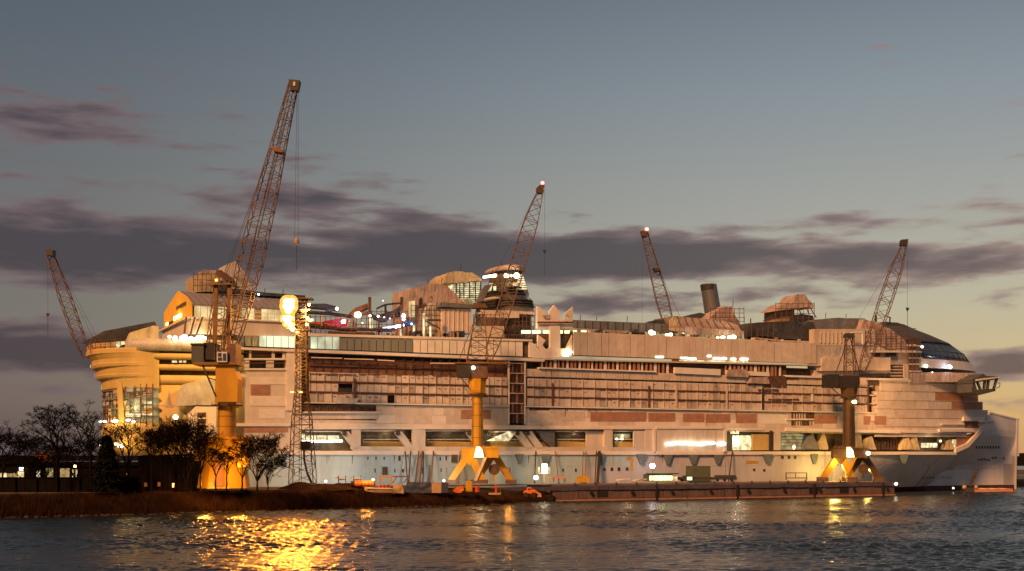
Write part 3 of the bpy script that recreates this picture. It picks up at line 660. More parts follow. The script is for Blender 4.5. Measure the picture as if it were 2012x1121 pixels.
wrapm('wrapped_spike', 'tarpw', [(322, 800), (342, 800), (338, 795), (333, 768), (329, 795)], -1.6, .8, ship, .15, 1.5, 12)
MB().ball(T(345, 819, -1.6), .75).build('wall_lamp', 'lampw', ship)
zrow('seam_line', 'patch', 300, 470, zof(799, 376), zof(798, 376), .5, .1, ship)
# ------------------------------------------------------------------ long yellow-gabled tent over the aft decks
sA, sB = 31.0, side(598)[0]
prof = [(2, 55.0), (2, 59.4), (10, 62.4), (22, 65.4), (36, 63.0), (46, 61.0), (46, 55.0)]
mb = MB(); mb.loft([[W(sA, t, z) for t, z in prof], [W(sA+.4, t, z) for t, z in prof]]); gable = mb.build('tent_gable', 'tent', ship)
mb = MB(); mb.loft([[W(s, t, z) for t, z in ((2.2, 59.3), (10, 62.3), (22, 65.3), (36, 62.9), (46, 60.9), (46, 60.3), (22, 64.6), (10, 61.7), (2.2, 58.8))] for s in (sA+.4, sB)]); mb.build('tent_roof', 'roof', ship)
for k in range(17):
    s = sA+1+(sB-sA-1.5)*k/16
    mb = MB(); mb.poly([W(s, t, z) for t, z in ((2.1, 59.45), (10, 62.45), (22, 65.45), (22, 65.3), (10, 62.3), (2.1, 59.3))], U*.18); mb.build('tent_rib', 'tarp', ship)
    if k < 16:
        s2 = s+(sB-sA-1.5)/16-.15; mb = MB(); mb.poly([W(s, 2.4, 55), W(s2, 2.4, 55), W(s2, 2.4, 59.2), W(s, 2.4, 59.2)], N*.2)
        mb.build('tent_wall_sheet', 'tentlit' if k not in (5, 6, 9) else 'wrapy', ship)
for z in (56.4, 57.6): mb = MB(); mb.bar(W(sA+14, 2.1, z), W(sB, 2.1, z), .09); mb.build('tent_rail', 'creamb', ship)
def gq(t0, t1, z0, z1): return MB().poly([W(sA-.25, t, z) for t, z in ((t0, z0), (t1, z0), (t1, z1), (t0, z1))], U*.2)
gq(16, 28, 56.8, 57.9).build('gable_window', 'lampy', gable); gq(38, 41, 56.4, 57.2).build('gable_window', 'lampy', gable)
for q in range(9): gq(9+q*1.7, 10.1+q*1.7, 59.6, 60.7).build('gable_lettering', 'primerd', gable)
gq(30, 37, 55.1, 57).build('gable_opening', 'primerd', gable)
mb = MB(); mb.poly([W(sA-.5, 1, 50.4), W(sB+2, 1, 50.4), W(sB+2, 1, 54.9), W(sA-.5, 1, 54.9)], N*45); mb.build('upper_house', 'cream', ship)
mb = MB(); mb.poly([W(sA-1.5, .5, 54.9), W(sB+2, .5, 54.9), W(sB+2, .5, 55.3), W(sA-1.5, .5, 55.3)], N*46); mb.build('deck_slab', 'creamb', ship)
for xa, xb in ((360, 365), (372, 382), (384, 397)): pr('leaning_plank', 'primerd', [(xa, 657), (xa+4, 657), (xb+3, 622), (xb, 622)], -.6, .4, ship)
for x, y, r in ((333, 661, .7), (344, 663, .9), (363, 662, 1.3), (357, 663, .9), (375, 664, .9), (383, 666, .8), (390, 663, 1.1), (397, 662, .9), (404, 664, .7)):
    MB().ball(T(x, y, 0), r, 8, (1, 1, .85)).build('deck_lamp', 'lampw', ship)
mb = MB(); mb.poly([W(sA, 3, 46.5), W(sB+2, 3, 46.5), W(sB+2, 3, 50.4), W(sA, 3, 50.4)], N*42); mb.build('house_interior', 'recess', ship)
pr('white_box', 'wrapy', [(385, 573), (431, 572), (431, 536), (377, 543)], 20, 12, ship)
wrapm('crumpled_cover', 'tarpw', [(384, 543), (428, 537), (424, 531), (400, 530), (392, 537)], 21, 8, ship, .3, 1.3, 20)
wrapm('wrapped_cone', 'wrap', [(434, 571), (498, 573), (482, 538), (464, 514), (446, 518), (436, 545)], 24, 12, ship, .7, 1.3, 21)
mb = MB(); mb.poly([T(x, y, 16) for x, y in ((428, 566), (470, 567), (520, 574), (600, 580), (600, 585), (515, 580), (470, 574), (428, 572))], N*3); mb.build('curved_gutter', 'tarpd', ship)
MB().ball(T(508, 578, 15), .4).build('deck_lamp', 'lampc', ship)
# ------------------------------------------------------------------ glazed promenade band and white parapet
xs = [466+14.4*k for k in range(int((1040-466)/14.4)+1)]
for x0, x1 in zip(xs, xs[1:]):
    top = lambda x: 658.5+(x-466)*.0165; bot = lambda x: 678.5+(x-466)*.0378
    if x0 < 800: m = 'glassl' if (498 < x0 < 572 or 600 < x0 < 662) else 'glassg'
    else: m = 'white'
    strip('glazing_panel' if x0 < 800 else 'parapet_panel', m, x0+.9, x1-.7, (top(x0), top(x1)), (bot(x0), bot(x1)), 0+.03*(int(x0) % 3), .3, ship)
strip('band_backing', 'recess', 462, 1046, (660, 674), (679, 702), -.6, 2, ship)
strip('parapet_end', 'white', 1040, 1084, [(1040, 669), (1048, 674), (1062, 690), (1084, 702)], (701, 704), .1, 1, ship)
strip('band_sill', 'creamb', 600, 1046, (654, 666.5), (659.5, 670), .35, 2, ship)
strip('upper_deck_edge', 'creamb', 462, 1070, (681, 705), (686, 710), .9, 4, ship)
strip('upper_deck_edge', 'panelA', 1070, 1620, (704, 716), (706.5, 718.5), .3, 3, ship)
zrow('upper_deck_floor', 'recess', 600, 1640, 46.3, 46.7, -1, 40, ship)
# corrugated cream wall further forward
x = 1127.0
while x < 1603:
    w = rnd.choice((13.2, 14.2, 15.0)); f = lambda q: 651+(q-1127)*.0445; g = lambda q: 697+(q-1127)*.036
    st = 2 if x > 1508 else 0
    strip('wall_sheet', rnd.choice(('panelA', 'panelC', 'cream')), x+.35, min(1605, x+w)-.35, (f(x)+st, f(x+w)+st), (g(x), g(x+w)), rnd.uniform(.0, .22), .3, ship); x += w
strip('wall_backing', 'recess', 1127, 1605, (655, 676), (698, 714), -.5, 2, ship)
for x0, x1, y in ((1338, 1352, 703), (1352, 1368, 704.5), (1402, 1415, 704), (1418, 1428, 704), (1436, 1446, 705), (1455, 1470, 705), (1288, 1304, 701), (1390, 1398, 699)): strip('strip_light', 'tube', x0, x1, y-1.6, y+1.6, .3, .2, ship)
strip('lit_gutter', 'roomw', 1335, 1470, (706, 709), (708.5, 712), .35, .2, ship)
# ------------------------------------------------------------------ slides, posts and lamps amidships
def tb(name, m, pts, t, r, par=ship, n=6):
    mb = MB()
    for a, b in zip(pts, pts[1:]): mb.bar(T(*a, t), T(*b, t), r, r, n)
    return mb.build(name, m, par)
pr('slide_channel', 'slide', [(603, 596), (640, 596), (664, 602), (668, 608), (640, 606), (603, 603)], 12, 4, ship)
tb('slide_tube', 'steel', [(603, 613), (650, 616), (692, 622)], 12, .55); tb('slide_tube', 'slide', [(640, 611), (655, 608), (664, 609)], 11, .5)
wrapm('red_slide_bowl', 'pink', [(634, 645), (664, 643), (682, 640), (684, 627), (668, 625), (642, 629)], 9, 4, ship, .3, 1.3, 31)
tb('slide_tube', 'orange', [(605, 634), (640, 636), (668, 648), (698, 652)], 8, .5); tb('slide_tube', 'primerd', [(608, 641), (690, 646), (770, 648)], 7, .6); tb('slide_tube', 'primerd', [(645, 655), (700, 657), (735, 658)], 6, .9)
tb('slide_tube', 'primer', [(690, 620), (700, 610), (724, 601)], 10, 1.0); tb('slide_tube', 'slide', [(728, 620), (752, 630), (790, 603)], 10, .8); tb('slide_tube', 'primer', [(700, 618), (718, 616), (730, 612)], 9, .5)
pr('slide_wall', 'slide', [(745, 618), (790, 604), (790, 622), (760, 626)], 11, 1, ship)
tb('light_strip', 'lampb', [(752, 645), (768, 642), (778, 641)], 7.5, .3); tb('light_strip', 'lampc', [(775, 642), (793, 638)], 7.5, .45); tb('slide_tube', 'blue', [(742, 648), (765, 645), (800, 636), (812, 634)], 8.2, .8)
tb('light_strip', 'lampc', [(752, 590), (753, 590.6)], 9, .1)
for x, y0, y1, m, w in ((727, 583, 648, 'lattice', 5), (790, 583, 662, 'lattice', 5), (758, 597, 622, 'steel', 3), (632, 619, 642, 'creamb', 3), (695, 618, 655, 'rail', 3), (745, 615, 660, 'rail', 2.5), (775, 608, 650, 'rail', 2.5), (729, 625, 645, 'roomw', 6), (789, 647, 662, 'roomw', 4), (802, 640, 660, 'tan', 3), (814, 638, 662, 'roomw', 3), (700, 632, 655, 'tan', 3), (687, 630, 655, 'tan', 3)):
    pr('deck_post', m, rect(x-w/2, y0, x+w/2, y1), 7 if m != 'roomw' else 6.6, .6, ship)  # some posts glow: lamplight put into their material
tb('top_rail', 'steel', [(758, 598), (788, 595)], 7, .3); tb('top_rail', 'steel', [(740, 606), (757, 598)], 7, .3)
for x, y, r, m in ((703, 618, 1.5, 'lampw'), (676, 631, 1.0, 'lampp'), (672, 632, .7, 'lampp'), (662, 606, .7, 'lampc'), (727, 620, .55, 'lampp'), (743, 621, .45, 'lampc'), (793, 620, .9, 'lampc'), (793, 627, .6, 'lampc'), (809, 636, .5, 'lampb'), (604, 599, .4, 'lampy'), (606, 626, .8, 'lampy'), (613, 628, .5, 'lampy'), (602, 636, .6, 'lampy'), (755, 623, .3, 'lampw'), (766, 625, .3, 'lampp'), (712, 634, .3, 'lampy')):
    MB().ball(T(x, y, 6.5), r, 10).build('deck_lamp', m, ship)
for k in range(30):
    x = 640+k*8.7; h = rnd.uniform(6, 15); pr('deck_clutter', rnd.choice(('primerd', 'tan', 'rail', 'steel', 'wrapy')), [(x, 664), (x+rnd.uniform(2, 6), 664), (x+rnd.uniform(1, 5), 664-h), (x+rnd.uniform(-1, 1), 664-h*.9)], 5+rnd.random()*3, 1, ship)
# ------------------------------------------------------------------ wrapped block, dome and stepped tower amidships
wrapm('wrapped_block', 'tarpw', [(806, 655), (803, 580), (806, 566), (850, 557), (878, 559), (900, 582), (916, 598), (916, 640)], 12, 16, ship, .5, 1.3, 41)
pr('lit_sheet', 'tentlit', [(804, 622), (815, 622), (815, 590), (804, 592)], 10.6, .3, ship); wrapm('torn_hole', 'steel', [(823, 606), (831, 604), (830, 584), (825, 586)], 10.4, .5, ship, .15, 1.5, 42)
wrapm('pale_sheeting', 'wrap', [(833, 661), (872, 661), (870, 602), (850, 594), (838, 604)], 9, 3, ship, .35, 1.3, 43)
sh = pr('deck_shed', 'panelA', rect(869, 606, 926, 655), 7, 9, ship); pr('shed_roof', 'tarp', [(862, 602), (930, 605), (930, 598), (866, 593)], 6, 11, sh)
for k in range(6): pr('shed_rib', 'cream', rect(873+k*9, 607, 874.4+k*9, 654), 6.8, .3, sh)
pr('blue_cover', 'blue', [(882, 661), (895, 661), (893, 650), (885, 651)], 5.5, 2, ship); pr('blue_cover', 'navy', rect(897, 650, 913, 662), 5.5, 2, ship)
for x, y0, y1 in ((833, 615, 662), (864, 625, 662), (838, 622, 640), (846, 640, 662), (886, 652, 664), (891, 652, 664), (900, 652, 664)): pr('deck_post', 'roomw' if x < 850 else 'tan', rect(x-1.4, y0, x+1.4, y1), 5, .4, ship)  # left posts glow in place of lamplight falling on them
tb('top_rail', 'steel', [(836, 628), (866, 628)], 5, .2); tb('brace', 'steel', [(836, 630), (864, 645)], 5, .2)
pr('dark_stool', 'steel', [(813, 662), (816, 650), (828, 650), (832, 662), (827, 662), (824, 654), (818, 654), (816, 662)], 5, 2, ship)
pr('scaffold_lit', 'roomw', rect(894, 552, 944, 586), 24, 6, ship)
for y in range(555, 588, 4): pr('scaffold_rail', 'steel', rect(890, y, 946, y+1.3), 23.4, .3, ship)
for x in (896, 903, 911, 922, 934, 944): pr('scaffold_post', 'steel', rect(x, 550, x+1.6, 592), 23.2, .3, ship)
wrapm('wrapped_dome', 'wrapy', [(873, 556), (873, 545), (882, 535), (905, 532), (930, 536), (945, 546), (946, 552), (915, 553), (893, 556)], 21, 14, ship, .6, 1.3, 44)
pr('scaffold_lit', 'roomg', rect(915, 586, 928, 600), 20, 3, ship)
# stepped tower body: rounded tiers
def tier(name, m, lv, t0, t1):
    rings = []
    for y, xa, xb in lv:
        cx = (xa+xb)/2; s_, y_ = ray_t(cx, (t0+t1)/2); hw = abs(ray_t(xb, (t0+t1)/2)[0]-ray_t(xa, (t0+t1)/2)[0])/2*.72; ht_ = (t1-t0)/2
        rings.append([W(s_+hw*math.copysign(abs(math.cos(a))**.8, math.cos(a)), (t0+t1)/2+ht_*math.copysign(abs(math.sin(a))**.8, math.sin(a)), zof(y, y_)) for a in [2*math.pi*(i+.5)/20 for i in range(20)]])
    return MB().loft(rings).build(name, m, ship, True)
tier('tower_base', 'recess', [(668, 925, 1052), (618, 930, 1048)], 10, 34)
tier('tower_tier', 'cream', [(622, 938, 1052), (606, 944, 1050)], 10, 34)
for y in (606, 601, 596): tier('tower_rib', 'steel', [(y+1.5, 930, 1052-(605-y)*.3), (y-1.1, 932, 1051-(605-y)*.3)], 8.2, 35)
tier('tower_tier', 'cream', [(604, 945, 1048), (590, 950, 1044)], 10.3, 33)
tier('tower_tier', 'panelC', [(591, 938, 1043), (582, 946, 1040)], 10.6, 32)
for y in (583, 577, 571): tier('tower_rib', 'steel', [(y+1.7, 942, 1031-(583-y)*.7), (y-1.2, 944, 1029-(583-y)*.7)], 8.4, 33)
tier('tower_tier', 'cream', [(582, 958, 1040), (562, 962, 1032)], 11.5, 31)
tier('tower_lantern', 'recess', [(563, 958, 1030), (536, 962, 1022)], 13, 29)
tier('tower_cap', 'tarpw', [(536, 952, 1030), (530, 954, 1026), (527, 960, 1020)], 11, 31)
wrapm('wrapped_shoulder', 'tarp', [(934, 600), (944, 574), (954, 560), (968, 557), (958, 574), (950, 590)], 8.0, 1, ship, .2, 1.3, 46)
pr('dark_glazing', 'recess', [(952, 573), (962, 554), (1006, 554), (1012, 573)], 9.5, .4, ship); pr('lit_opening', 'roomw', [(955, 572), (963, 556), (968, 556), (965, 571)], 9.0, .3, ship); pr('lit_opening', 'roomw', rect(970, 562, 975, 570), 9.0, .3, ship)
pr('lit_opening', 'lampw', [(950, 546), (976, 543), (976, 538), (966, 539), (950, 542)], 10.5, .4, ship)
for k in range(7): pr('scaffold_lit', 'roomw', [(1016+k*.5, 568-k*4.4), (1037-k*1.5, 568-k*4.4), (1036-k*1.5, 565.4-k*4.4), (1016+k*.5, 565.4-k*4.4)], 10, .3, ship)
for x, y, r in ((995, 541, 1.1), (1004, 541, .6), (1015, 541, 1.35), (972, 541, .8)): MB().ball(T(x, y, 9), r, 10).build('tower_lamp', 'lampw', ship)
wrapm('torn_wrap', 'panelA', [(945, 622), (945, 608), (1052, 612), (1052, 618), (1020, 616), (1020, 624), (975, 624)], 8.4, .8, ship, .4, 1.3, 47)
for k in range(14): pr('deck_post', 'steel', rect(930+k*9, 640, 931.6+k*9, 672), 7.5, .3, ship)
for x0, x1 in ((1025, 1042), (1046, 1062), (1068, 1082), (1100, 1106), (1110, 1119), (1127, 1140), (1143, 1152)): pr('lit_opening', 'lampt', rect(x0, 648.5, x1, 654.5), 4.4, .3, ship)
pr('dark_gallery', 'recess', rect(992, 656, 1060, 674), 5, 2, ship)
for k in range(12): pr('gallery_post', 'steel', rect(995+k*5.2, 656, 996.4+k*5.2, 674), 4.6, .2, ship)
pr('deck_partition', 'panelB', rect(930, 640, 990, 662), 6.2, 1, ship); pr('lit_opening', 'roomg', rect(936, 640, 945, 651), 6, .2, ship)
# crown-shaped screen
cr = pr('crown_screen', 'creamb', [(1056, 645), (1056, 601), (1060, 602), (1072, 616), (1079, 626), (1079, 612), (1089, 599), (1100, 612), (1099, 632), (1104, 632), (1104, 645)], 2.0, 1, ship)
pr('crown_screen', 'creamb', [(1100, 645), (1100, 628), (1108, 628), (1107, 634), (1126, 634), (1126, 645)], 2.0, 1, ship)
pr('crown_point', 'creamb', [(1108, 632), (1110, 616), (1126, 602), (1125, 634), (1119, 634), (1118, 622), (1114, 618), (1113, 626), (1118, 630)], 1.9, .8, ship)
pr('screen_column', 'creamb', rect(1081, 640, 1101, 702), 1.6, 1, ship); pr('screen_panel', 'creamb', [(1057, 657), (1072, 668), (1066, 678), (1073, 686), (1082, 682), (1082, 702), (1062, 690), (1057, 680)], 1.4, .8, ship)
pr('screen_panel', 'creamb', [(1126, 655), (1126, 700), (1101, 700), (1101, 684), (1112, 684), (1120, 668)], 1.4, .8, ship)
pr('dark_gallery', 'recess', rect(1058, 655, 1126, 692), 3.2, 1.5, ship); tb('pipe', 'rail', [(1056, 633), (1126, 633)], 1.3, .3)
for x, y, r in ((1121, 691, .75), (1117, 693, .5), (1112, 697, .5)): MB().ball(T(x, y, .6), r, 8).build('deck_lamp', 'lampw', ship)
pr('lit_opening', 'tube', rect(1108, 697, 1117, 700), .9, .2, ship)
wrapm('torn_hole', 'tarpw', [(1066, 619), (1080, 617), (1080, 626), (1070, 625)], 1.7, .4, ship, .15, 1.3, 48)
# long blue-grey roof, gabled tent, funnel
mb = MB(); mb.poly([T(x, y, 12) for x, y in ((1126, 646), (1320, 655), (1320, 636), (1126, 628))], N*16); mb.build('sheet_roof', 'tarp', ship)
for k in range(13): pr('roof_seam', 'tarpd', [(1134+k*15, 647+k*.6), (1135+k*15, 647+k*.6), (1135+k*15, 629.5+k*.6), (1134+k*15, 629.5+k*.6)], 11.8, .2, ship)
pr('wrapped_ledge', 'wrap', [(1126, 651), (1180, 652), (1240, 655), (1240, 650), (1126, 644)], 6, 3, ship)
for x in (1182, 1250): pr('small_tarp_peak', 'tarpd', [(x-12, 653), (x+14, 654), (x+4, 648), (x, 646), (x-5, 649)], 3, 3, ship)
pr('tent_end', 'wrapy', [(1316, 648), (1335, 652), (1335, 636), (1324, 620), (1316, 630)], 8.5, .5, ship)
mb = MB(); mb.poly([T(x, y, 7.5) for x, y in ((1335, 641), (1458, 652), (1450, 638), (1425, 630), (1325, 620))], N*14); mb.build('tent_roof', 'tarpw', ship)
for k in range(8): pr('roof_seam', 'primerd', [(1338+k*15, 640.5+k*1.3), (1339+k*15, 640.5+k*1.3), (1331+k*14, 621+k*1.3), (1330+k*14, 621+k*1.3)], 7.2, .2, ship)
wrapm('tent_fascia', 'tarpw', [(1336, 655), (1400, 658), (1460, 662), (1462, 650), (1400, 645), (1336, 640)], 6, 1.5, ship, .3, 1.3, 51)
wrapm('crumpled_cover', 'tarpd', [(1272, 634), (1320, 634), (1316, 627), (1290, 628)], 15, 5, ship, .3, 1.3, 52); wrapm('crumpled_cover', 'tarpd', [(1338, 625), (1398, 630), (1392, 618), (1376, 614), (1360, 618)], 18, 6, ship, .4, 1.3, 53)
wrapm('crumpled_cover', 'tarpw', [(1386, 634), (1460, 648), (1452, 630), (1442, 618), (1440, 602), (1426, 600), (1420, 604), (1408, 612), (1395, 622)], 12, 8, ship, .9, 1.3, 54)
fr_ = []
for y, xa, xb in ((624, 1386, 1419), (590, 1381, 1413), (566, 1377.5, 1409), (559, 1376, 1408)):
    s_, y_ = ray_t((xa+xb)/2, 20); hw = (xb-xa)/2*y_/FP; c0 = Q((xa+xb)/2, y, y_)
    fr_.append([c0+Vector((hw*math.cos(2*math.pi*i/22), hw*1.3*math.sin(2*math.pi*i/22), 0)) for i in range(22)])
fu = MB().loft(fr_).build('funnel', 'funnel', ship, False)
MB().loft([[p+Vector((0, 0, -.9)) for p in fr_[2]], [p+Vector((0, 0, -.2)) for p in fr_[3]]]).build('funnel_band', 'steel', fu)
for k in range(8):
    a = math.pi+k*math.pi/7; mb = MB(); mb.bar(fr_[0][0]*0+sum(fr_[0], Vector())/22+Vector((3*math.cos(a), 3.9*math.sin(a), 0)), sum(fr_[3], Vector())/22+Vector((2.72*math.cos(a), 3.5*math.sin(a), -.4)), .07); mb.build('funnel_seam', 'steel', fu)
for k in range(9):
    x = 1268+k*24
    pr('deck_post', 'roomg', rect(x, 652, x+2, 668), 5, .4, ship)  # glowing posts, the gallery light put into their material
pr('lit_gallery', 'roomg', [(1270, 668), (1460, 672), (1460, 657), (1336, 654), (1270, 656)], 6.5, .5, ship)
for x, y, r, q in ((1279, 653, 1.3, 1), (1285, 654, .8, 1), (1312, 658, .8, 1.6), (1318, 657, .8, 1.4), (1343, 657, .8, .9), (1369, 662, .9, 1), (1364, 662, .6, 1), (1441, 663, 1.4, 1.1), (1432, 663, .9, 1.6), (1420, 662, .6, 2.0), (1410, 663, .4, 2)): MB().ball(T(x, y, 3.2), r, 10, (q, 1, 1)).build('deck_lamp', 'lampw', ship)
# dark roofs and wrapped exhaust
wrapm('dark_cover', 'tarpd', [(1462, 662), (1463, 640), (1480, 633), (1560, 630), (1598, 632), (1606, 655), (1600, 668), (1540, 665), (1500, 660)], 6, 18, ship, .5, 1.3, 61)
pr('canopy_edge', 'panelB', [(1490, 663), (1540, 668), (1604, 670), (1604, 673), (1540, 671), (1490, 666)], 5, 1, ship)
wrapm('wrapped_exhaust', 'tan', [(1526, 632), (1526, 606), (1561, 602), (1561, 632)], 18, 8, ship, .3, 1.3, 62)
wrapm('exhaust_cover', 'tarpw', [(1519, 611), (1530, 604), (1542, 595), (1549, 595), (1556, 597), (1566, 578), (1582, 577), (1588, 588), (1600, 599), (1598, 605), (1586, 603), (1560, 606)], 16, 9, ship, .45, 1.3, 63)
wrapm('dark_cover', 'tarpd', [(1560, 634), (1560, 618), (1576, 616), (1598, 620), (1600, 634)], 15, 8, ship, .3, 1.3, 64)
for a, b in (((1570, 606), (1574, 618)), ((1592, 604), (1604, 624)), ((1585, 605), (1590, 618)), ((1525, 622), (1504, 631)), ((1525, 616), (1500, 630))): tb('guy_wire', 'primerd', [a, b], 15, .22)
tb('deck_pole', 'steel', [(1475, 635), (1475, 625)], 10, .2)
wrapm('sheet_roof', 'tarp', [(1598, 648), (1600, 628), (1640, 624), (1698, 625), (1716, 636), (1706, 652), (1660, 650)], 7, 12, ship, .4, 1.3, 65)
strip('upper_wall', 'cream', 1600, 1720, 646, 678, -.8, 3, ship)
for k in range(7): strip('wall_rib', 'panelB', 1612+k*8, 1614+k*8, 652, 674, -.5, .3, ship)
strip('upper_wall', 'cream', 1600, 1790, 676, 746, -1.0, 4, ship)
wrapm('wrapped_wall', 'wrap', [(1606, 728), (1606, 680), (1660, 678), (1680, 686), (1672, 722), (1640, 728)], .2, .8, ship, .55, 1.3, 66)
wrapm('wrapped_crate', 'panelA', [(1614, 728), (1616, 704), (1628, 700), (1750, 702), (1750, 727)], -.6, 1, ship, .35, 1.3, 67)
wrapm('crumpled_cover', 'tarpw', [(1690, 650), (1700, 626), (1722, 632), (1748, 645), (1778, 668), (1783, 690), (1762, 690), (1738, 682), (1708, 668)], 2, 3, ship, .9, 1.3, 68)
def tside(x, o): return side(x, o)[1]
strip('deck_slab', 'white', 1716, 1802, 688, 692, 1.0, 2, ship); strip('deck_slab', 'white', 1790, 1800, 676, 679, 1.2, 2, ship)
for x0, y0, x1, y1, m in ((1718, 692, 1730, 704, 'recess'), (1742, 692, 1762, 699, 'recess'), (1750, 716, 1776, 745, 'recess'), (1786, 664, 1806, 742, 'recess'), (1712, 725, 1722, 728, 'steel')): strip('dark_opening', m, x0, x1, y0, y1, .1, .4, ship)
for y in (719, 725, 731, 737): strip('opening_slat', 'panelB', 1750, 1775, y, y+2, .35, .2, ship)
for y in (678, 690, 702, 714, 728): strip('deck_slab', 'creamb', 1788, 1812, y, y+1.8, .6, .8, ship)
strip('wall_pillar', 'cream', 1776, 1785, 715, 748, .5, 1, ship)
strip('deck_slab', 'white', 1686, 1785, 742.5, 746, .9, 2, ship); strip('dark_opening', 'recess', 1690, 1786, 735, 742.5, -.3, .5, ship)
strip('upper_wall', 'cream', 1720, 1786, 746, 752, -.2, 1, ship)
tb('white_pipe', 'white', [(1672, 653), (1694, 653), (1695, 676)], -2, .35); tb('roof_vent', 'steel', [(1721, 632), (1721, 619)], 8, .45); tb('roof_vent', 'steel', [(1748, 634), (1749, 623)], 14, .3); tb('roof_vent', 'steel', [(1745, 622), (1750, 624)], 14, .25)
# ------------------------------------------------------------------ glazed dome at the front
sM = ray_t(1788, 8)[0]
def dome_ring(px, py, t0, t1, n=26):
    lo, hi = 1.0, 70.0
    def sil(a):
        best = None
        for p in dring(sM, a, t0, t1, 0, n, 2.0, 1):
            q = CX+FP*p.x/p.y
            if best is None or q > best[0]: best = (q, p.y)
        return best
    for _ in range(40):
        m = (lo+hi)/2
        if sil(m)[0] < px: lo = m
        else: hi = m
    z = zof(py, sil(lo)[1]); r = dring(sM, lo, t0, t1, z, n, 2.0, 1)
    return [W(sM-20, t0, z)]+r+[W(sM-20, t1, z)]
MB().loft([dome_ring(1917, 731, 4, 44), dome_ring(1909, 714, 4.6, 43.4)]).build('dome_base_band', 'hull', ship, False)
MB().loft([dome_ring(1906, 714, 5.2, 42.8), dome_ring(1893, 695, 6, 42), dome_ring(1868, 678, 7.5, 40.5)]).build('dome_glass', 'glassd', ship, True)
MB().loft([dome_ring(1895, 696.3, 5.7, 42.3), dome_ring(1893.5, 694.5, 5.8, 42.2)]).build('dome_ledge', 'tarp', ship, False)
rA, rB, rC = dome_ring(1906.6, 713.8, 5, 43), dome_ring(1893.4, 695, 5.8, 42.2), dome_ring(1868.5, 678, 7.3, 40.7)
for i in range(1, 27): mb = MB(); mb.bar(rA[i], rB[i], .1); mb.bar(rB[i], rC[i], .1); mb.build('glazing_bar', 'tarpd', ship)
MB().loft([dome_ring(1871, 679, 7, 41), dome_ring(1866, 675, 7.2, 40.8), dome_ring(1830, 660, 10, 38), dome_ring(1800, 648, 13, 35), dome_ring(1778, 638, 16, 32)]).build('dome_roof', 'tarpd', ship, True)
wrapm('dark_cover', 'tarpd', [(1728, 640), (1740, 631), (1766, 634), (1800, 652), (1800, 668), (1775, 655)], 14, 8, ship, .4, 1.3, 71)
for a, b in (((1780, 645), (1800, 645)), ((1790, 650), (1802, 650)), ((1784, 648), (1784, 640))): tb('top_rail', 'rail', [a, b], 15, .12)
strip('wrapped_collar', 'tarpw', 1787, 1917, [(1787, 731), (1850, 732), (1917, 731)], (753, 752), .4, 1.5, ship)
wrapm('collar_sheet', 'tarpw', [(1790, 750), (1915, 750), (1917, 733), (1860, 731), (1790, 732)], tside(1850, 1.2)-1, 1.5, ship, .4, 1.3, 72)
for x, y, r, m in ((1812, 681, .7, 'lampw'), (1820, 719, .9, 'lampw'), (1867, 721, 1.0, 'lampc'), (1865, 718, .7, 'lampc'), (1832, 731, .3, 'lampw')): MB().ball(T(x, y, 3.4), r, 8).build('deck_lamp', m, ship)
# bridge wing with its windows
pane = bpy.data.materials.new('wing_glass'); pane.use_nodes = True; pb = pane.node_tree.nodes['Principled BSDF']
pb.inputs['Transmission Weight'].default_value = 1; pb.inputs['Roughness'].default_value = .02; pb.inputs['IOR'].default_value = 1.02; pb.inputs['Base Color'].default_value = (.85, .9, .9, 1)
bt = -3.0
bw = pr('bridge_wing', 'house', [(1910, 770), (1924, 776), (1956, 768), (1956, 763), (1920, 765), (1916, 752), (1918, 750), (1912, 742)], bt, 8, ship)
pr('wing_roof', 'house', [(1912, 752), (1962, 744), (1962, 739), (1938, 738), (1932, 734), (1922, 740), (1910, 745)], bt-.5, 9, bw); pr('roof_edge', 'cream', [(1918, 748), (1963, 742), (1963, 739.5), (1930, 743), (1918, 745)], bt-.8, .3, bw)
for a, b in (((1922, 750), (1928, 765)), ((1937, 747), (1935, 764)), ((1944, 746), (1942, 764)), ((1960, 744), (1953, 768))): mb = MB(); mb.poly([T(a[0]-1.2, a[1], bt), T(b[0]-1.2, b[1], bt), T(b[0]+1.2, b[1], bt), T(a[0]+1.2, a[1], bt)], N*1); mb.build('window_post', 'house', bw)
mb = MB(); mb.poly([T(x, y, bt+.4) for x, y in ((1922, 764), (1953, 763), (1959, 745), (1920, 751))], N*.05); mb.build('window_pane', pane, bw)
tb('wing_rail', 'house', [(1960, 752), (1965, 752), (1964, 760), (1957, 762)], bt, .15, bw)
for za in (24.4, 26.3, 27.8, 29.5, 31.1, 32.7, 34.3):
    mb = MB()
    for k in range(16): th = .1+k*.115; dz = rnd.uniform(-.12, .12); mb.bar(on_ring(th, 12.9, za+dz), on_ring(th+.13, 12.9, za+rnd.uniform(-.1, .1)), .1)
    mb.build('scaffold_rail', 'rail', ship)
for k in range(26):
    th = .1+rnd.random()*1.9; za = rnd.choice((23.6, 26.5, 29.4, 32.2)); a, b = on_ring(th, 12.7, za), on_ring(th+rnd.uniform(.06, .16), 12.7, za+rnd.uniform(-.3, .5)); zb = rnd.uniform(.9, 2.4)
    MB().poly([a, b, b+Vector((0, 0, zb)), a+Vector((0, 0, zb*rnd.uniform(.7, 1.1)))], N*.15+U*.1).build('hung_sheet', rnd.choice(('wrapy', 'creamlit', 'tarpw', 'roomg', 'recess')), ship)
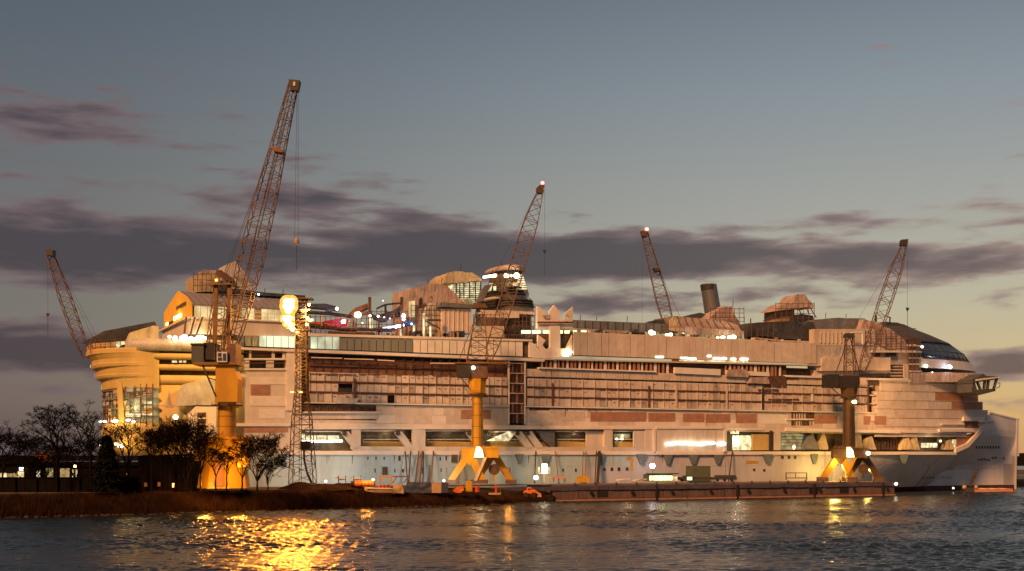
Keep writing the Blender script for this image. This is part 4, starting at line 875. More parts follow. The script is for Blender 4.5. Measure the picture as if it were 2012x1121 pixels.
# scaffolding, poles and vents standing on the upper decks
def scaffold(x0, x1, yb, yt, t, nx, ny, m='rail'):
    for i in range(nx+1): x = x0+(x1-x0)*i/nx; tb('scaffold_post', m, [(x, yb), (x+rnd.uniform(-.4, .4), yt-rnd.uniform(0, 4))], t, .11)
    for j in range(1, ny+1): y = yb+(yt-yb)*j/ny; tb('scaffold_rail', m, [(x0, y), (x1, y+rnd.uniform(-.5, .5))], t, .09)
for a in ((600, 690, 655, 622, 5.5, 9, 3), (700, 800, 662, 612, 5.2, 10, 4), (808, 868, 660, 600, 8, 6, 6), (930, 990, 668, 618, 7, 7, 5), (1012, 1050, 650, 612, 8.6, 5, 4), (1396, 1462, 640, 606, 10, 7, 4), (1300, 1345, 668, 642, 4.6, 5, 3), (1524, 1600, 634, 596, 13, 7, 4), (1700, 1790, 690, 650, 1.2, 9, 4), (1786, 1808, 742, 664, -.8, 3, 8), (380, 432, 572, 538, 18, 6, 3), (178, 256, 694, 668, 17, 8, 2), (1466, 1520, 664, 640, 4.4, 5, 2)): scaffold(*a)
for x, y0, y1, t in ((1140, 628, 618, 14), (1172, 629, 622, 14), (1232, 632, 620, 16), (1440, 602, 588, 14), (1462, 636, 622, 10), (1622, 625, 614, 10), (1662, 624, 616, 12), (905, 532, 518, 24), (985, 527, 514, 16), (1014, 527, 519, 16), (868, 557, 545, 20), (840, 557, 549, 20), (470, 515, 505, 26), (520, 574, 566, 16), (556, 578, 568, 16)): tb('mast_pole', 'steel', [(x, y0), (x+.6, y1)], t, .12)
for k in range(34):
    x = rnd.uniform(1130, 1600); y = 651+(x-1127)*.0445; w = rnd.uniform(2, 6); h = rnd.uniform(2, 6)
    pr('deck_clutter', rnd.choice(('primerd', 'tan', 'rail', 'wrapy', 'creamb')), rect(x, y-h, x+w, y+1), rnd.uniform(1.2, 3.5), .8, ship)
for ob in ship.children:                                # lamp globes: kept small, the glare comes from their light
    if ob.name.startswith('deck_lamp') or ob.name.startswith('tower_lamp'):
        cs_ = [v.co.copy() for v in ob.data.vertices]; mid = sum(cs_, Vector())/len(cs_)
        for v, q in zip(ob.data.vertices, cs_): v.co = mid+(q-mid)*.72
# ================================================================== CRANES AND THE FLOODLIGHT MAST
GZ = 5.2
def frame_axes(p0, p1, e2=None):
    d = (p1-p0).normalized(); e2 = Vector((0, 1, 0)) if e2 is None else e2
    e1 = d.cross(e2).normalized(); e2 = e1.cross(d).normalized(); return d, e1, e2
def lattice(parent, name, p0, p1, ws, n, r, m, dw=.8, rb=None, faces=4):
    """lattice girder: rungs as its own mesh, each chord and each brace a child of it"""
    d, e1, e2 = frame_axes(p0, p1); rb = rb or r*.62
    def wid(f):
        for (a, wa), (b, wb) in zip(ws, ws[1:]):
            if f <= b+1e-6: return wa+(wb-wa)*(f-a)/(b-a)
        return ws[-1][1]
    st = [i/n for i in range(n+1)]
    cs = [[p0+(p1-p0)*f+e1*(sx*wid(f)/2)+e2*(sy*wid(f)*dw/2) for sx, sy in ((-1, -1), (1, -1), (1, 1), (-1, 1))] for f in st]
    g = MB().bar(cs[0][0], cs[0][1], rb*1.5).build(name, m, parent)
    for i in range(0, n+1, 2):
        for k in range(4):
            if i or k: MB().bar(cs[i][k], cs[i][(k+1) % 4], rb).build('rung', m, g)
    for k in range(4):
        mb = MB()
        for i in range(n): mb.bar(cs[i][k], cs[i+1][k], r)
        mb.build('chord', m, g)
    for i in range(n):
        for k in range(faces):
            a, b = (k, (k+1) % 4) if (i+k) % 2 else ((k+1) % 4, k)
            mb = MB(); mb.bar(cs[i][a], cs[i+1][b], rb); mb.build('brace', m, g)
    return g, e1, e2
def pxm(n, y): return n*y/FP
def spot(name, loc, to, power, col, deg=110, blend=.8, r=.4):
    d = bpy.data.lights.new(name, 'SPOT'); d.energy = power; d.color = col; d.spot_size = math.radians(deg); d.spot_blend = blend; d.shadow_soft_size = r
    o = bpy.data.objects.new(name, d); o.location = loc; o.rotation_euler = (Vector(to)-Vector(loc)).to_track_quat('-Z', 'Y').to_euler(); C.objects.link(o); return o
def point(name, loc, power, col, r=.4):
    d = bpy.data.lights.new(name, 'POINT'); d.energy = power; d.color = col; d.shadow_soft_size = r
    o = bpy.data.objects.new(name, d); o.location = loc; C.objects.link(o); return o
SOD = (1.0, .38, .05); WARM = (1.0, .72, .40); YEL = (1.0, .62, .14)
G_CR = 'shipyard cranes round the ship'
def gp(root, name, m, pts, y, th, par=None, e=None):
    mb = MB(); mb.poly([Q(a, b, y) for a, b in pts], Vector((0, 1, 0))*th if e is None else e); return mb.build(name, m, par or root)
def cyl(root, name, m, px, y0, y1, r0, r1, yy, n=18, smooth=True):
    a, b = Q(px, y0, yy), Q(px, y1, yy); mb = MB(); mb.bar(a, b, r0, r1, n); return mb.build(name, m, root, False)
def cables(root, name, pts, r=.06):
    mb = MB()
    for a, b in zip(pts, pts[1:]): mb.bar(a, b, r)
    return mb.build(name, 'steel', root)
# ---- A: big yellow crane on the bank
yA = 334.0
ca = thing('pedestal_crane', Q(440, 955, yA), 'tallest crane, bright yellow pedestal behind bare trees with long raised lattice jib', 'crane', G_CR)
def octo(root, name, m, lv, yy, par=None, n=8, rot=.5):
    rings = []
    for px, py, hw in lv:
        c0 = Q(px, py, yy); r = pxm(hw, yy); rings.append([c0+Vector((r*math.cos(2*math.pi*(i+rot)/n), r*math.sin(2*math.pi*(i+rot)/n), 0)) for i in range(n)])
    return MB().loft(rings).build(name, m, par or root)
octo(ca, 'pedestal_base', 'yellow', [(440, 958, 52), (440, 905, 44)], yA)
octo(ca, 'pedestal_drum', 'yellow', [(438, 905, 56), (440, 862, 54)], yA)
octo(ca, 'pedestal_deck', 'yellow', [(440, 862, 58), (440, 858, 58)], yA)
gp(ca, 'side_bay', 'yellow', [(466, 918), (486, 916), (491, 900), (489, 866), (466, 866)], yA-7.0, 2)
gp(ca, 'base_dark_panel', 'primer', rect(420, 893, 440, 955), yA-7.4, .6)  # brown panel on the pedestal face
cyl(ca, 'column', 'yellow', 446, 860, 797, pxm(17.5, yA), pxm(17.5, yA), yA, 24)
cyl(ca, 'column_flange', 'lattice', 446, 797.5, 795, pxm(30, yA), pxm(31, yA), yA, 24)
cyl(ca, 'slewing_ring', 'lattice', 446, 795, 788, pxm(18, yA), pxm(18, yA), yA, 24)
gp(ca, 'column_head', 'yellow', [(422, 789), (466, 789), (467, 744), (458, 714), (424, 714)], yA-3, 6)
gp(ca, 'machinery_deck', 'latticey', rect(378, 711, 466, 716), yA-4, 9)
mh = gp(ca, 'machine_house', 'house', rect(376, 677, 400, 711), yA-4, 8); gp(ca, 'house_roof', 'blackh', rect(374, 674, 402, 677), yA-4.3, 8.6, mh)
gp(ca, 'machine_house', 'blackh', rect(400, 673, 421, 706), yA-3.4, 7); gp(ca, 'winch_house', 'lattice', rect(451, 675, 463, 712), yA-3.6, 7)
cb = gp(ca, 'driver_cab', 'panelC', rect(426, 691, 446, 711), yA-4.6, 3)
for q in rect(428, 693, 435, 700), rect(438, 694, 444, 708), rect(428, 702, 436, 708): gp(ca, 'cab_window', 'glassd', q, yA-4.75, .2, cb)
cables(ca, 'counter_strut', [Q(398, 716, yA-3), Q(424, 778, yA-3)], .28); cables(ca, 'counter_strut', [Q(410, 742, yA-3), Q(424, 746, yA-3)], .2)
for x0, x1, xt in ((420, 420, 424), (448, 449, 450)):
    mb = MB(); mb.poly([Q(x0-3.5, 704, yA-2), Q(x0+4, 704, yA-2), Q(xt+3.5, 552, yA-2), Q(xt-3, 552, yA-2)], Vector((0, 1.1, 0))); mb.build('mast_post', 'latticey', ca)
lattice(ca, 'mast_lattice', Q(420, 706, yA+1.5), Q(436, 556, yA+1.5), [(0, pxm(32, yA)), (1, pxm(24, yA))], 9, .16, 'latticey')
gp(ca, 'mast_platform', 'latticey', rect(406, 556, 460, 558.5), yA-3, 6)
cables(ca, 'mast_rail', [Q(406, 551, yA-3), Q(424, 551, yA-3)], .07)
for x, y, r in ((432, 538, 1.1), (443, 544, 1.0), (452, 548, .7)): mb = MB(); mb.bar(Q(x, y, yA-2.5), Q(x, y, yA+1.5), r, r, 12); mb.build('sheave', 'lattice', ca)
gp(ca, 'mast_head', 'steel', [(446, 556), (460, 556), (457, 546), (440, 534), (434, 540)], yA-1.5, 2)
jf, jt = Q(449, 692, yA-1), Q(577, 163, yA-1)
LJ = [(0, 2.6), (.08, 4.4), (.33, 6.0), (.6, 5.0), (.76, 3.7), (1, 2.2)]
j, e1, e2 = lattice(ca, 'jib', jf, jt, LJ, 30, .17, 'lattice', .75)
lattice(ca, 'jib_walkway', jf+e2*-.3, jt+e2*-.3, [(0, .9), (1, .8)], 2, .12, 'lattice', .4)
gp(ca, 'jib_head', 'steel', [(570, 176), (585, 177), (589, 157), (567, 155)], yA-2.2, 2.4); gp(ca, 'jib_head_plate', 'panelC', rect(576, 160, 580, 168), yA-2.4, .2)
gp(ca, 'jib_platform', 'latticey', [(531, 287), (537, 296), (557, 299), (554, 293), (536, 286)], yA-3, 4)
cables(ca, 'luffing_cable', [Q(534, 289, yA-1), Q(441, 535, yA-1)], .07); cables(ca, 'luffing_cable', [Q(533, 291, yA), Q(445, 538, yA)], .07); cables(ca, 'luffing_cable', [Q(568, 165, yA-1), Q(534, 289, yA-1)], .06)
for dx in (-4, 3): cables(ca, 'hoist_cable', [Q(585+dx*.3, 165, yA-1), Q(583+dx, 470, yA-1)], .06)
mb = MB(); mb.ball(Q(583, 473, yA-1), pxm(5, yA), 8, (1, .7, 1.5)); hb = mb.build('hook_block', 'tan', ca); MB().bar(Q(583, 480, yA-1), Q(583, 530, yA-1), .14, .10).build('hook_sling', 'steel', hb)
MB().ball(Q(425, 550, yA-3), .4, 8).build('crane_lamp', 'lampd', ca); point('crane_mast_light', Q(425, 549, yA-4.2), 45, SOD, .3)
# ---- B: floodlight mast
yB = 366.0; xB = 593.0
mbt = thing('floodlight_mast', Q(xB, 948, yB), 'tall tapering lattice mast with blazing orange floodlights at its top', 'light mast')
b0, b1, b2 = Q(595, 950, yB), Q(593, 815, yB), Q(592, 586, yB)
lattice(mbt, 'mast_lower', b0, b1, [(0, pxm(48, yB)), (1, pxm(34, yB))], 7, .17, 'lattice', 1.0)
lattice(mbt, 'mast_upper', b1, b2, [(0, pxm(32, yB)), (.25, pxm(22, yB)), (1, pxm(20, yB))], 26, .17, 'latticey', 1.0, .14)
lattice(mbt, 'mast_ladder', Q(590, 946, yB-1), Q(591, 590, yB-1), [(0, .7), (1, .7)], 30, .06, 'lattice', .6, .05, 1)
for y, w in ((584, 36), (607, 30), (622, 26), (646, 30)): gp(mbt, 'mast_platform', 'latticey', rect(592-w/2+4, y, 592+w/2+2, y+2.2), yB-2.4, 5)
gp(mbt, 'cable_box', 'steel', rect(590, 866, 608, 882), yB-1, 2); cables(mbt, 'power_cable', [Q(597, 882, yB-1.5), Q(598, 905, yB-1.6), Q(604, 930, yB-1.4), Q(612, 948, yB-2)], .35)
for y in (604, 622, 641): gp(mbt, 'lamp_frame', 'latticey', rect(580, y-12, 604, y-10), yB-2, 4)
heads = [(564, 593, 1.2), (572, 593, 1.2), (563, 601, 1.2), (572, 602, 1.2), (567, 609, 1.2), (561, 625, .95), (568, 625, 1.0), (565, 632, .95), (570, 637, .8), (575, 646, .4)]
for x, y, r in heads:
    c0 = Q(x, y, yB-2.6); mb = MB(); mb.poly([c0+Vector((-r, .25, -r)), c0+Vector((r, .25, -r)), c0+Vector((r, .25, r)), c0+Vector((-r, .25, r))], Vector((0, .9, 0))); h = mb.build('floodlight', 'lattice', mbt)
    MB().bar(c0+Vector((0, -.05, 0)), c0+Vector((0, .24, 0)), r*1.72, r*1.1, 16).build('floodlight_halo', 'halo', h)  # glowing disc painted in as the orange glare round the lens
    MB().bar(c0+Vector((0, -.25, 0)), c0+Vector((0, -.06, 0)), r*.9, r*.9, 14).build('floodlight_lens', 'lampo', h)
for x, y in ((607, 598), (604, 625), (609, 629), (603, 637)): MB().ball(Q(x, y, yB-2), .45, 8).build('side_lamp', 'lampy', mbt)
for x, y in ((574, 770), (591, 770), (585, 652)): MB().ball(Q(x, y, yB-2), .4, 8, (1.6, 1, .6)).build('side_lamp', 'lampd', mbt)
# ---- portal cranes C and D on the quay, and two more beyond the ship
def cablehook(root, px, y0, y1, y2, yy):
    cables(root, 'hoist_cable', [Q(px, y0, yy), Q(px, y1, yy)], .045)
    mb = MB(); mb.loft([[Q(px-4, y1, yy-.4), Q(px+4, y1, yy-.4), Q(px+4, y1, yy+.4), Q(px-4, y1, yy+.4)], [Q(px-1, y1+7, yy-.2), Q(px+1, y1+7, yy-.2), Q(px+1, y1+7, yy+.2), Q(px-1, y1+7, yy+.2)]]); h = mb.build('hook_block', 'steel', root)
    MB().bar(Q(px, y1+7, yy), Q(px, y2, yy), .09).build('hook_sling', 'steel', h)
yC = Q(938, 900, 1).y; yC = ray_t(938, -13)[1]
cc = thing('portal_crane', Q(940, 945, yC), 'yellow portal crane standing in front of the middle of the ship, red-lit jib tip', 'crane', G_CR)
def seg(root, name, m, a, b, wa, wb, yy, th):
    a2, b2 = Vector((a[0], a[1])), Vector((b[0], b[1])); mb = MB()
    mb.poly([Q(a[0]-wa, a[1], yy), Q(a[0]+wa, a[1], yy), Q(b[0]+wb, b[1], yy), Q(b[0]-wb, b[1], yy)], Vector((0, th, 0))); return mb.build(name, m, root)
def portal(root, cx, ytop, ybot, hw, yy, col, s=1.0):
    leg_paint = 'yellow'
    gp(root, 'portal_head', col, rect(cx-33*s, ytop, cx+6*s, ytop+19*s), yy-4, 3.5); gp(root, 'portal_head', col, rect(cx+6*s, ytop-3*s, cx+40*s, ytop+19*s), yy-3, 8)
    for a, b in (((cx-22*s, ytop+17*s), (cx-54*s, ybot)), ((cx-14*s, ytop+17*s), (cx+8*s, ybot)), ((cx+27*s, ytop+15*s), (cx-4*s, ybot)), ((cx+32*s, ytop+14*s), (cx+64*s, ybot))):
        z_ = yy-4 if a[0] < cx else yy+1; l = seg(root, 'leg', leg_paint if a[0] < cx else col, a, b, 8.5*s, 7*s, z_, 2.2)
        gp(root, 'bogie', 'lattice', rect(b[0]-11*s, ybot-2, b[0]+11*s, ybot+6), z_-.3, 2.6, l)
    gp(root, 'leg_gusset', col, [(cx-30*s, ytop+17*s), (cx-4*s, ytop+17*s), (cx-18*s, ytop+34*s)], yy-4.2, .6)
    mb = MB(); c0 = Q(cx+31*s, ytop+42*s, yy-1.5); mb.bar(c0, c0+Vector((0, 1.0, 0)), pxm(11*s, yy), pxm(11*s, yy), 18); cr_ = mb.build('cable_reel', 'primerd', root)
    MB().bar(c0+Vector((0, -.1, 0)), c0+Vector((0, .1, 0)), pxm(4*s, yy), pxm(4*s, yy), 12).build('reel_hub', 'lattice', cr_); seg(root, 'reel_stand', col, (cx+30*s, ytop+53*s), (cx+29*s, ybot), 2*s, 2*s, yy-1.2, .5)
    st_ = seg(root, 'access_stair', 'wrapy' if s == 1 else 'yellow', (cx+14*s, ytop+18*s), (cx-6*s, ybot), 3*s, 3*s, yy-4.5, .3)
def crane_top(root, jf, jt, wj, n, yy, m, seed=0):
    pass
portal(cc, 940, 880, 944, 60, yC, 'yellow')
MB().poly([Q(x, y, yC-4.7) for x, y in ((931, 898), (951, 898), (947, 882), (943, 877), (936, 877))], Vector((0, .4, 0))).build('portal_lamp', 'lampt', cc)
octo(cc, 'column', 'yellow', [(938, 884, 12.2), (938, 774, 10.2)], yC, None, 16)
cyl(cc, 'column_flange', 'latticey', 937, 775, 772, pxm(19, yC), pxm(19, yC), yC, 16)
octo(cc, 'column_head', 'yellow', [(938, 772, 16), (938, 750, 18), (938, 738, 20)], yC, None, 8)
mhc = gp(cc, 'machine_house', 'blackh', rect(897, 714, 924, 740), yC-3.5, 7); gp(cc, 'machine_house', 'primerd', rect(924, 714, 958, 742), yC-3, 6)
gp(cc, 'machinery_deck', 'latticey', rect(893, 711.5, 1001, 713.5), yC-4, 8); cables(cc, 'counter_strut', [Q(905, 741, yC-3), Q(925, 765, yC-3)], .22)
MB().ball(Q(930, 722, yC-4), .6, 8).build('crane_lamp', 'lampw', cc)
lattice(cc, 'mast_lattice', Q(938, 712, yC), Q(944, 602, yC), [(0, pxm(42, yC)), (1, pxm(14, yC))], 7, .2, 'lattice', 1.0)
gp(cc, 'mast_head', 'primerd', [(926, 604), (958, 604), (954, 596), (930, 594)], yC-2, 4)
cyl(cc, 'sheave', 'steel', 944, 597, 592, 1.0, 1.0, yC, 10)
jC, e1, e2 = lattice(cc, 'jib', Q(960, 706, yC-1), Q(1063, 372, yC-1), [(0, 2.0), (.08, 3.6), (.5, 4.7), (.8, 4.4), (1, 1.6)], 22, .17, 'lattice', .75)
gp(cc, 'jib_head', 'primerd', [(1054, 377), (1065, 379), (1070, 362), (1060, 363), (1053, 370)], yC-2.2, 2.4); MB().ball(Q(1066, 359, yC-1.5), .55, 8).build('jib_tip_lamp', 'lampr', cc)
cables(cc, 'luffing_cable', [Q(1054, 378, yC-1), Q(944, 595, yC-1)], .05); cables(cc, 'counter_stay', [Q(944, 598, yC), Q(900, 712, yC)], .12)
cablehook(cc, 1070, 364, 491, 540, yC-1)
yD = ray_t(1668, -13)[1]
cd = thing('portal_crane', Q(1670, 942, yD), 'dark portal crane before the bow end of the ship, yellow-lit front legs', 'crane', G_CR)
portal(cd, 1668, 882, 939, 55, yD, 'yellow_unlit', .93)  # shade painted on all but the front legs, which stay yellow
MB().poly([Q(x, y, yD-4.7) for x, y in ((1664, 898), (1679, 898), (1676, 884), (1671, 878), (1664, 878))], Vector((0, .4, 0))).build('portal_lamp', 'lampt', cd)
MB().ball(Q(1706, 890, yD-4), .8, 8).build('portal_lamp', 'lampw', cd)
octo(cd, 'column', 'yellow_unlit', [(1668, 884, 12.5), (1668, 780, 10.5)], yD, None, 16)
cyl(cd, 'column_flange', 'steel', 1667, 782, 779, pxm(15, yD), pxm(15, yD), yD, 16)
octo(cd, 'column_head', 'yellow_unlit', [(1668, 779, 14), (1668, 762, 17)], yD, None, 8)
gp(cd, 'machine_house', 'blackh', rect(1624, 735, 1649, 760), yD-3.5, 7); gp(cd, 'machine_house', 'blackh', rect(1649, 738, 1688, 761), yD-3, 6); gp(cd, 'driver_cab', 'panelB', rect(1689, 742, 1702, 756), yD-2, 3)
MB().ball(Q(1678.5, 789, yD-3), .75, 8, (1.2, 1, .9)).build('crane_lamp', 'lampy', cd)
cables(cd, 'counter_strut', [Q(1634, 761, yD-3), Q(1655, 781, yD-3)], .22)
lattice(cd, 'mast_lattice', Q(1670, 737, yD), Q(1669, 660, yD), [(0, pxm(20, yD)), (1, pxm(14, yD))], 6, .2, 'lattice', 1.0)
for x in (1641, 1690): cables(cd, 'mast_leg', [Q(x, 736, yD), Q(1669, 658, yD)], .2)
gp(cd, 'mast_head', 'steel', [(1660, 662), (1680, 662), (1678, 654), (1662, 654)], yD-1.5, 3)
lattice(cd, 'jib', Q(1694, 728, yD-1), Q(1777, 480, yD-1), [(0, 2.0), (.1, 3.6), (.55, 4.4), (.8, 4.0), (1, 1.6)], 18, .16, 'lattice', .75)
gp(cd, 'jib_head', 'steel', [(1770, 481), (1783, 482), (1785, 469), (1772, 470)], yD-2, 2.4)
cables(cd, 'luffing_cable', [Q(1772, 484, yD-1), Q(1669, 656, yD-1)], .05); cablehook(cd, 1783, 480, 604, 650, yD-1)
# E beyond the stern, F beyond midships
yE = ray_t(165, 66)[1]
ce = thing('portal_crane', Q(168, 905, yE), 'leftmost crane, thin dark jib leaning left beyond the stern', 'crane', G_CR)
octo(ce, 'column', 'lattice', [(226, 930, 10), (226, 700, 8)], yE, None, 12); gp(ce, 'machine_house', 'blackh', rect(190, 686, 244, 702), yE-3, 6)
lattice(ce, 'jib', Q(168, 700, yE), Q(98, 498, yE), [(0, 2.0), (.15, 3.4), (.6, 3.6), (1, 2.0)], 18, .16, 'lattice', .75)
gp(ce, 'jib_head', 'steel', [(91, 500), (103, 502), (104, 490), (89, 489)], yE-2, 3)
cables(ce, 'luffing_cable', [Q(104, 499, yE), Q(206, 690, yE)], .05); cables(ce, 'luffing_cable', [Q(104, 501, yE), Q(196, 690, yE)], .05); cablehook(ce, 94, 500, 615, 660, yE)
yF = ray_t(1300, 66)[1]
cf = thing('portal_crane', Q(1320, 905, yF), 'crane beyond the ship left of the dark funnel, jib leaning left under a red lamp', 'crane', G_CR)
octo(cf, 'column', 'lattice', [(1330, 930, 12), (1330, 660, 10)], yF, None, 12); gp(cf, 'machine_house', 'blackh', rect(1312, 640, 1380, 662), yF-3, 6)
lattice(cf, 'jib', Q(1316, 645, yF), Q(1267, 458, yF), [(0, 3.6), (.3, 5.0), (.6, 3.9), (1, 2.4)], 18, .17, 'lattice', .75)
gp(cf, 'jib_head', 'primerd', [(1262, 464), (1272, 464), (1273, 453), (1259, 453)], yF-2, 3); gp(cf, 'jib_platform', 'steel', [(1288, 533), (1298, 531), (1297, 527), (1284, 526)], yF-3, 4)
MB().ball(Q(1271, 450, yF-1), .8, 8).build('jib_tip_lamp', 'lampr', cf)
cables(cf, 'luffing_cable', [Q(1296, 530, yF), Q(1336, 622, yF)], .07); cables(cf, 'luffing_cable', [Q(1273, 460, yF), Q(1296, 530, yF)], .06); cables(cf, 'hoist_cable', [Q(1262, 456, yF), Q(1262, 640, yF)], .04)
# ladders, landings and hand rails on the columns
def column_ladder(root, px, y0, y1, yy, off):
    mb = MB(); g = MB().bar(Q(px-1.4, y0, yy-off), Q(px-1.4, y1, yy-off), .07).build('ladder', 'steel', root); MB().bar(Q(px+1.4, y0, yy-off), Q(px+1.4, y1, yy-off), .07).build('ladder_rail', 'steel', g)
    k = y1
    while k < y0: MB().bar(Q(px-1.4, k, yy-off), Q(px+1.4, k, yy-off), .05).build('rung', 'steel', g); k += 3.4
def hand_rail(root, x0, x1, y, yy, h=6):
    MB().bar(Q(x0, y-h, yy), Q(x1, y-h, yy), .06).build('hand_rail', 'latticey', root)
    MB().bar(Q(x0, y-h*.5, yy), Q(x1, y-h*.5, yy), .05).build('hand_rail', 'latticey', root)
    k = x0
    while k <= x1+.1: MB().bar(Q(k, y, yy), Q(k, y-h, yy), .06).build('rail_post', 'latticey', root); k += (x1-x0)/6
column_ladder(ca, 455, 857, 798, yA, 2.6); column_ladder(cc, 944, 876, 776, yC, 2.4); column_ladder(cd, 1673, 876, 782, yD, 2.3)
hand_rail(ca, 386, 494, 858, yA-7.5); hand_rail(ca, 416, 476, 795, yA-4.2, 5); hand_rail(cc, 907, 978, 879, yC-4.2, 5); hand_rail(cc, 919, 956, 772, yC-3.2, 5); hand_rail(cc, 958, 1000, 712, yC-4, 5); hand_rail(cd, 1638, 1704, 881, yD-4.2, 4); hand_rail(cd, 1653, 1682, 779, yD-2.6, 4)
for x, y in ((925, 800), (925, 840)): pass
for root, px, y0, y1, yy in ((cc, 928, 876, 776, yC-1.8), (ca, 430, 857, 800, yA-1.6), (cd, 1659, 876, 782, yD-1.6)): MB().bar(Q(px, y0, yy), Q(px, y1, yy), .13).build('power_cable', 'steel', root)
for k in range(4): octo(cc, 'column_joint', 'latticey', [(938, 860-k*22, 12.2-k*.4), (938, 859-k*22, 12.2-k*.4)], yC, None, 16)
for k in range(2): octo(ca, 'column_joint', 'latticey', [(446, 838-k*20, 18), (446, 837-k*20, 18)], yA, None, 24)
# ================================================================== GROUND, WATER, BANK, QUAY
def waves():
    us = np.concatenate([np.linspace(-.95, -.46, 60, endpoint=False), np.linspace(-.46, .46, 760, endpoint=False), np.linspace(.46, .95, 60)]); q = np.concatenate([np.linspace(60, 150, 30, endpoint=False), 150*(560/150)**np.linspace(0, 1, 640)])
    q = np.concatenate([q, 560*(9000/560)**np.linspace(.02, 1, 40)])
    Uu, Y = np.meshgrid(us, q); X = Uu*Y; rs = np.random.RandomState(4); h = np.zeros_like(X)
    for i in range(54):
        lam = .8*(4.2/.8)**rs.rand(); th = math.radians(-90+rs.normal(0, 34)); k = 2*math.pi/lam
        amp = .0112*lam**.85
        ph = rs.rand()*6.28; fade = np.clip((lam*1.2/(Y*.0016+.12)-1), 0, 1)
        a = (X*math.cos(th)+Y*math.sin(th))*k+ph; h += amp*fade*np.sin(a+.35*np.sin(a*.31+ph))
    g = .65+.55*np.sin(X*.021+Y*.045)*np.sin(Y*.06-X*.013)+.25*np.sin(X*.07+Y*.02)     # gusts
    h *= np.clip(g, .25, 1.3)*np.clip((900-Y)/400, 0, 1)
    n, m = X.shape; v = np.stack([X, Y, h], -1).reshape(-1, 3); idx = np.arange(n*m).reshape(n, m)
    f = np.stack([idx[:-1, :-1], idx[:-1, 1:], idx[1:, 1:], idx[1:, :-1]], -1).reshape(-1, 4)
    me = bpy.data.meshes.new('water'); me.vertices.add(len(v)); me.vertices.foreach_set('co', v.ravel().astype(np.float32))
    me.loops.add(f.size); me.loops.foreach_set('vertex_index', f.ravel().astype(np.int32)); me.polygons.add(len(f))
    me.polygons.foreach_set('loop_start', np.arange(0, f.size, 4, dtype=np.int32)); me.polygons.foreach_set('loop_total', np.full(len(f), 4, np.int32))
    me.polygons.foreach_set('use_smooth', np.ones(len(f), bool)); me.update(); me.validate()
    m_ = bpy.data.materials.new('river_water'); m_.use_nodes = True; nt = m_.node_tree; b = nt.nodes['Principled BSDF']
    b.inputs['Base Color'].default_value = (.012, .020, .027, 1); b.inputs['Roughness'].default_value = .2; b.inputs['IOR'].default_value = 1.333
    gnode = nt.nodes.new('ShaderNodeNewGeometry'); mp = nt.nodes.new('ShaderNodeMapping'); mp.inputs['Scale'].default_value = (1, 1.6, 1); nt.links.new(gnode.outputs['Position'], mp.inputs[0])
    n1 = nt.nodes.new('ShaderNodeTexNoise'); n1.inputs['Scale'].default_value = 1.7; n1.inputs['Detail'].default_value = 4; n1.inputs['Distortion'].default_value = .4; nt.links.new(mp.outputs[0], n1.inputs[0])
    bp = nt.nodes.new('ShaderNodeBump'); bp.inputs['Strength'].default_value = .55; bp.inputs['Distance'].default_value = .14; nt.links.new(n1.outputs[0], bp.inputs['Height']); nt.links.new(bp.outputs[0], b.inputs['Normal'])
    me.materials.append(m_); o = bpy.data.objects.new('water', me); C.objects.link(o); kind(o, 'structure')
waves()
def edge(px, py): y = H*FP/(py-HY); return Vector(((px-CX)/FP*y, y, 0))
E = [Vector((-330, 147, 0)), edge(0, 1018), edge(240, 1012), edge(470, 1005.5), edge(760, 998), edge(1000, 991), edge(1080, 986.5), W(ray_t(1092, -21)[0], -21.5, 0)]
back = Vector((-.577, .816, 0))
def topz(i): return (5.6, 5.6, 5.6, 5.5, 4.8, 4.1, 3.6, 3.4)[i]
inn = [e+back*(9, 9, 9, 9, 8, 6, 4, 1)[i]*1.0 for i, e in enumerate(E)]
mb = MB(); n = len(E)
for i, e in enumerate(E): mb.v += [e+Vector((0, 0, -.6)), e*.45+inn[i]*.55+Vector((0, 0, topz(i)*.45)), inn[i]+Vector((0, 0, topz(i)-1.2)), inn[i]+back*6+Vector((0, 0, min(GZ, topz(i)+.3)))]
for i in range(n-1):
    for k in range(3): mb.f.append((4*i+k, 4*i+4+k, 4*i+5+k, 4*i+1+k))
kind(mb.build('river_bank', 'soil'), 'structure')
mb = MB(); b = [inn[i]+back*5.6+Vector((0, 0, GZ if i < 7 else GZ)) for i in range(n)]
sq = ray_t(1092, -21)[0]
poly = b[:7]+[W(sq-1, -20.8, GZ), W(sq-1, -2.2, GZ), W(4, -2.2, GZ), W(-12, -2.2, GZ), W(-12, 60, GZ), W(600, 66, GZ), W(600, 900, GZ), Vector((-1400, 1400, GZ)), Vector((-1400, 147, GZ)), Vector((-330, 160, GZ))]
yard = MB(); yard.v = [Vector(p) for p in poly]; yard.f = [tuple(range(len(poly)))]
kind(yard.build('yard_ground', 'yard'), 'structure')
# rough spoil heaps along the bank top behind the reeds
def mound(px, w, hgt, t, seed):
    s_, y_ = ray_t(px, t); c0 = W(s_, t, GZ-.4); mb = MB(); rings = []
    for k in range(6):
        f = k/5; rings.append([c0+Vector((math.cos(a)*w*(1-f*.93)*(1+.25*math.sin(3*a+seed)), math.sin(a)*w*.5*(1-f*.93), hgt*math.sin(f*1.57)+.25*math.sin(a*5+seed*2+k))) for a in [2*math.pi*i/16 for i in range(16)]])
    o = mb.loft(rings).build('spoil_heap', 'soil'); return tag(o, {0: 'low heap of spoil at the foot of the floodlight mast', 1: 'low heap of spoil left of the orange tank', 2: 'wide low spoil heap between floodlight mast and tank'}[seed], 'spoil heap', 'spoil heaps on the bank')
mound(590, 6, 2.2, -30, 0); mound(672, 7, 1.8, -30, 1); mound(632, 8, 1.7, -31, 2)
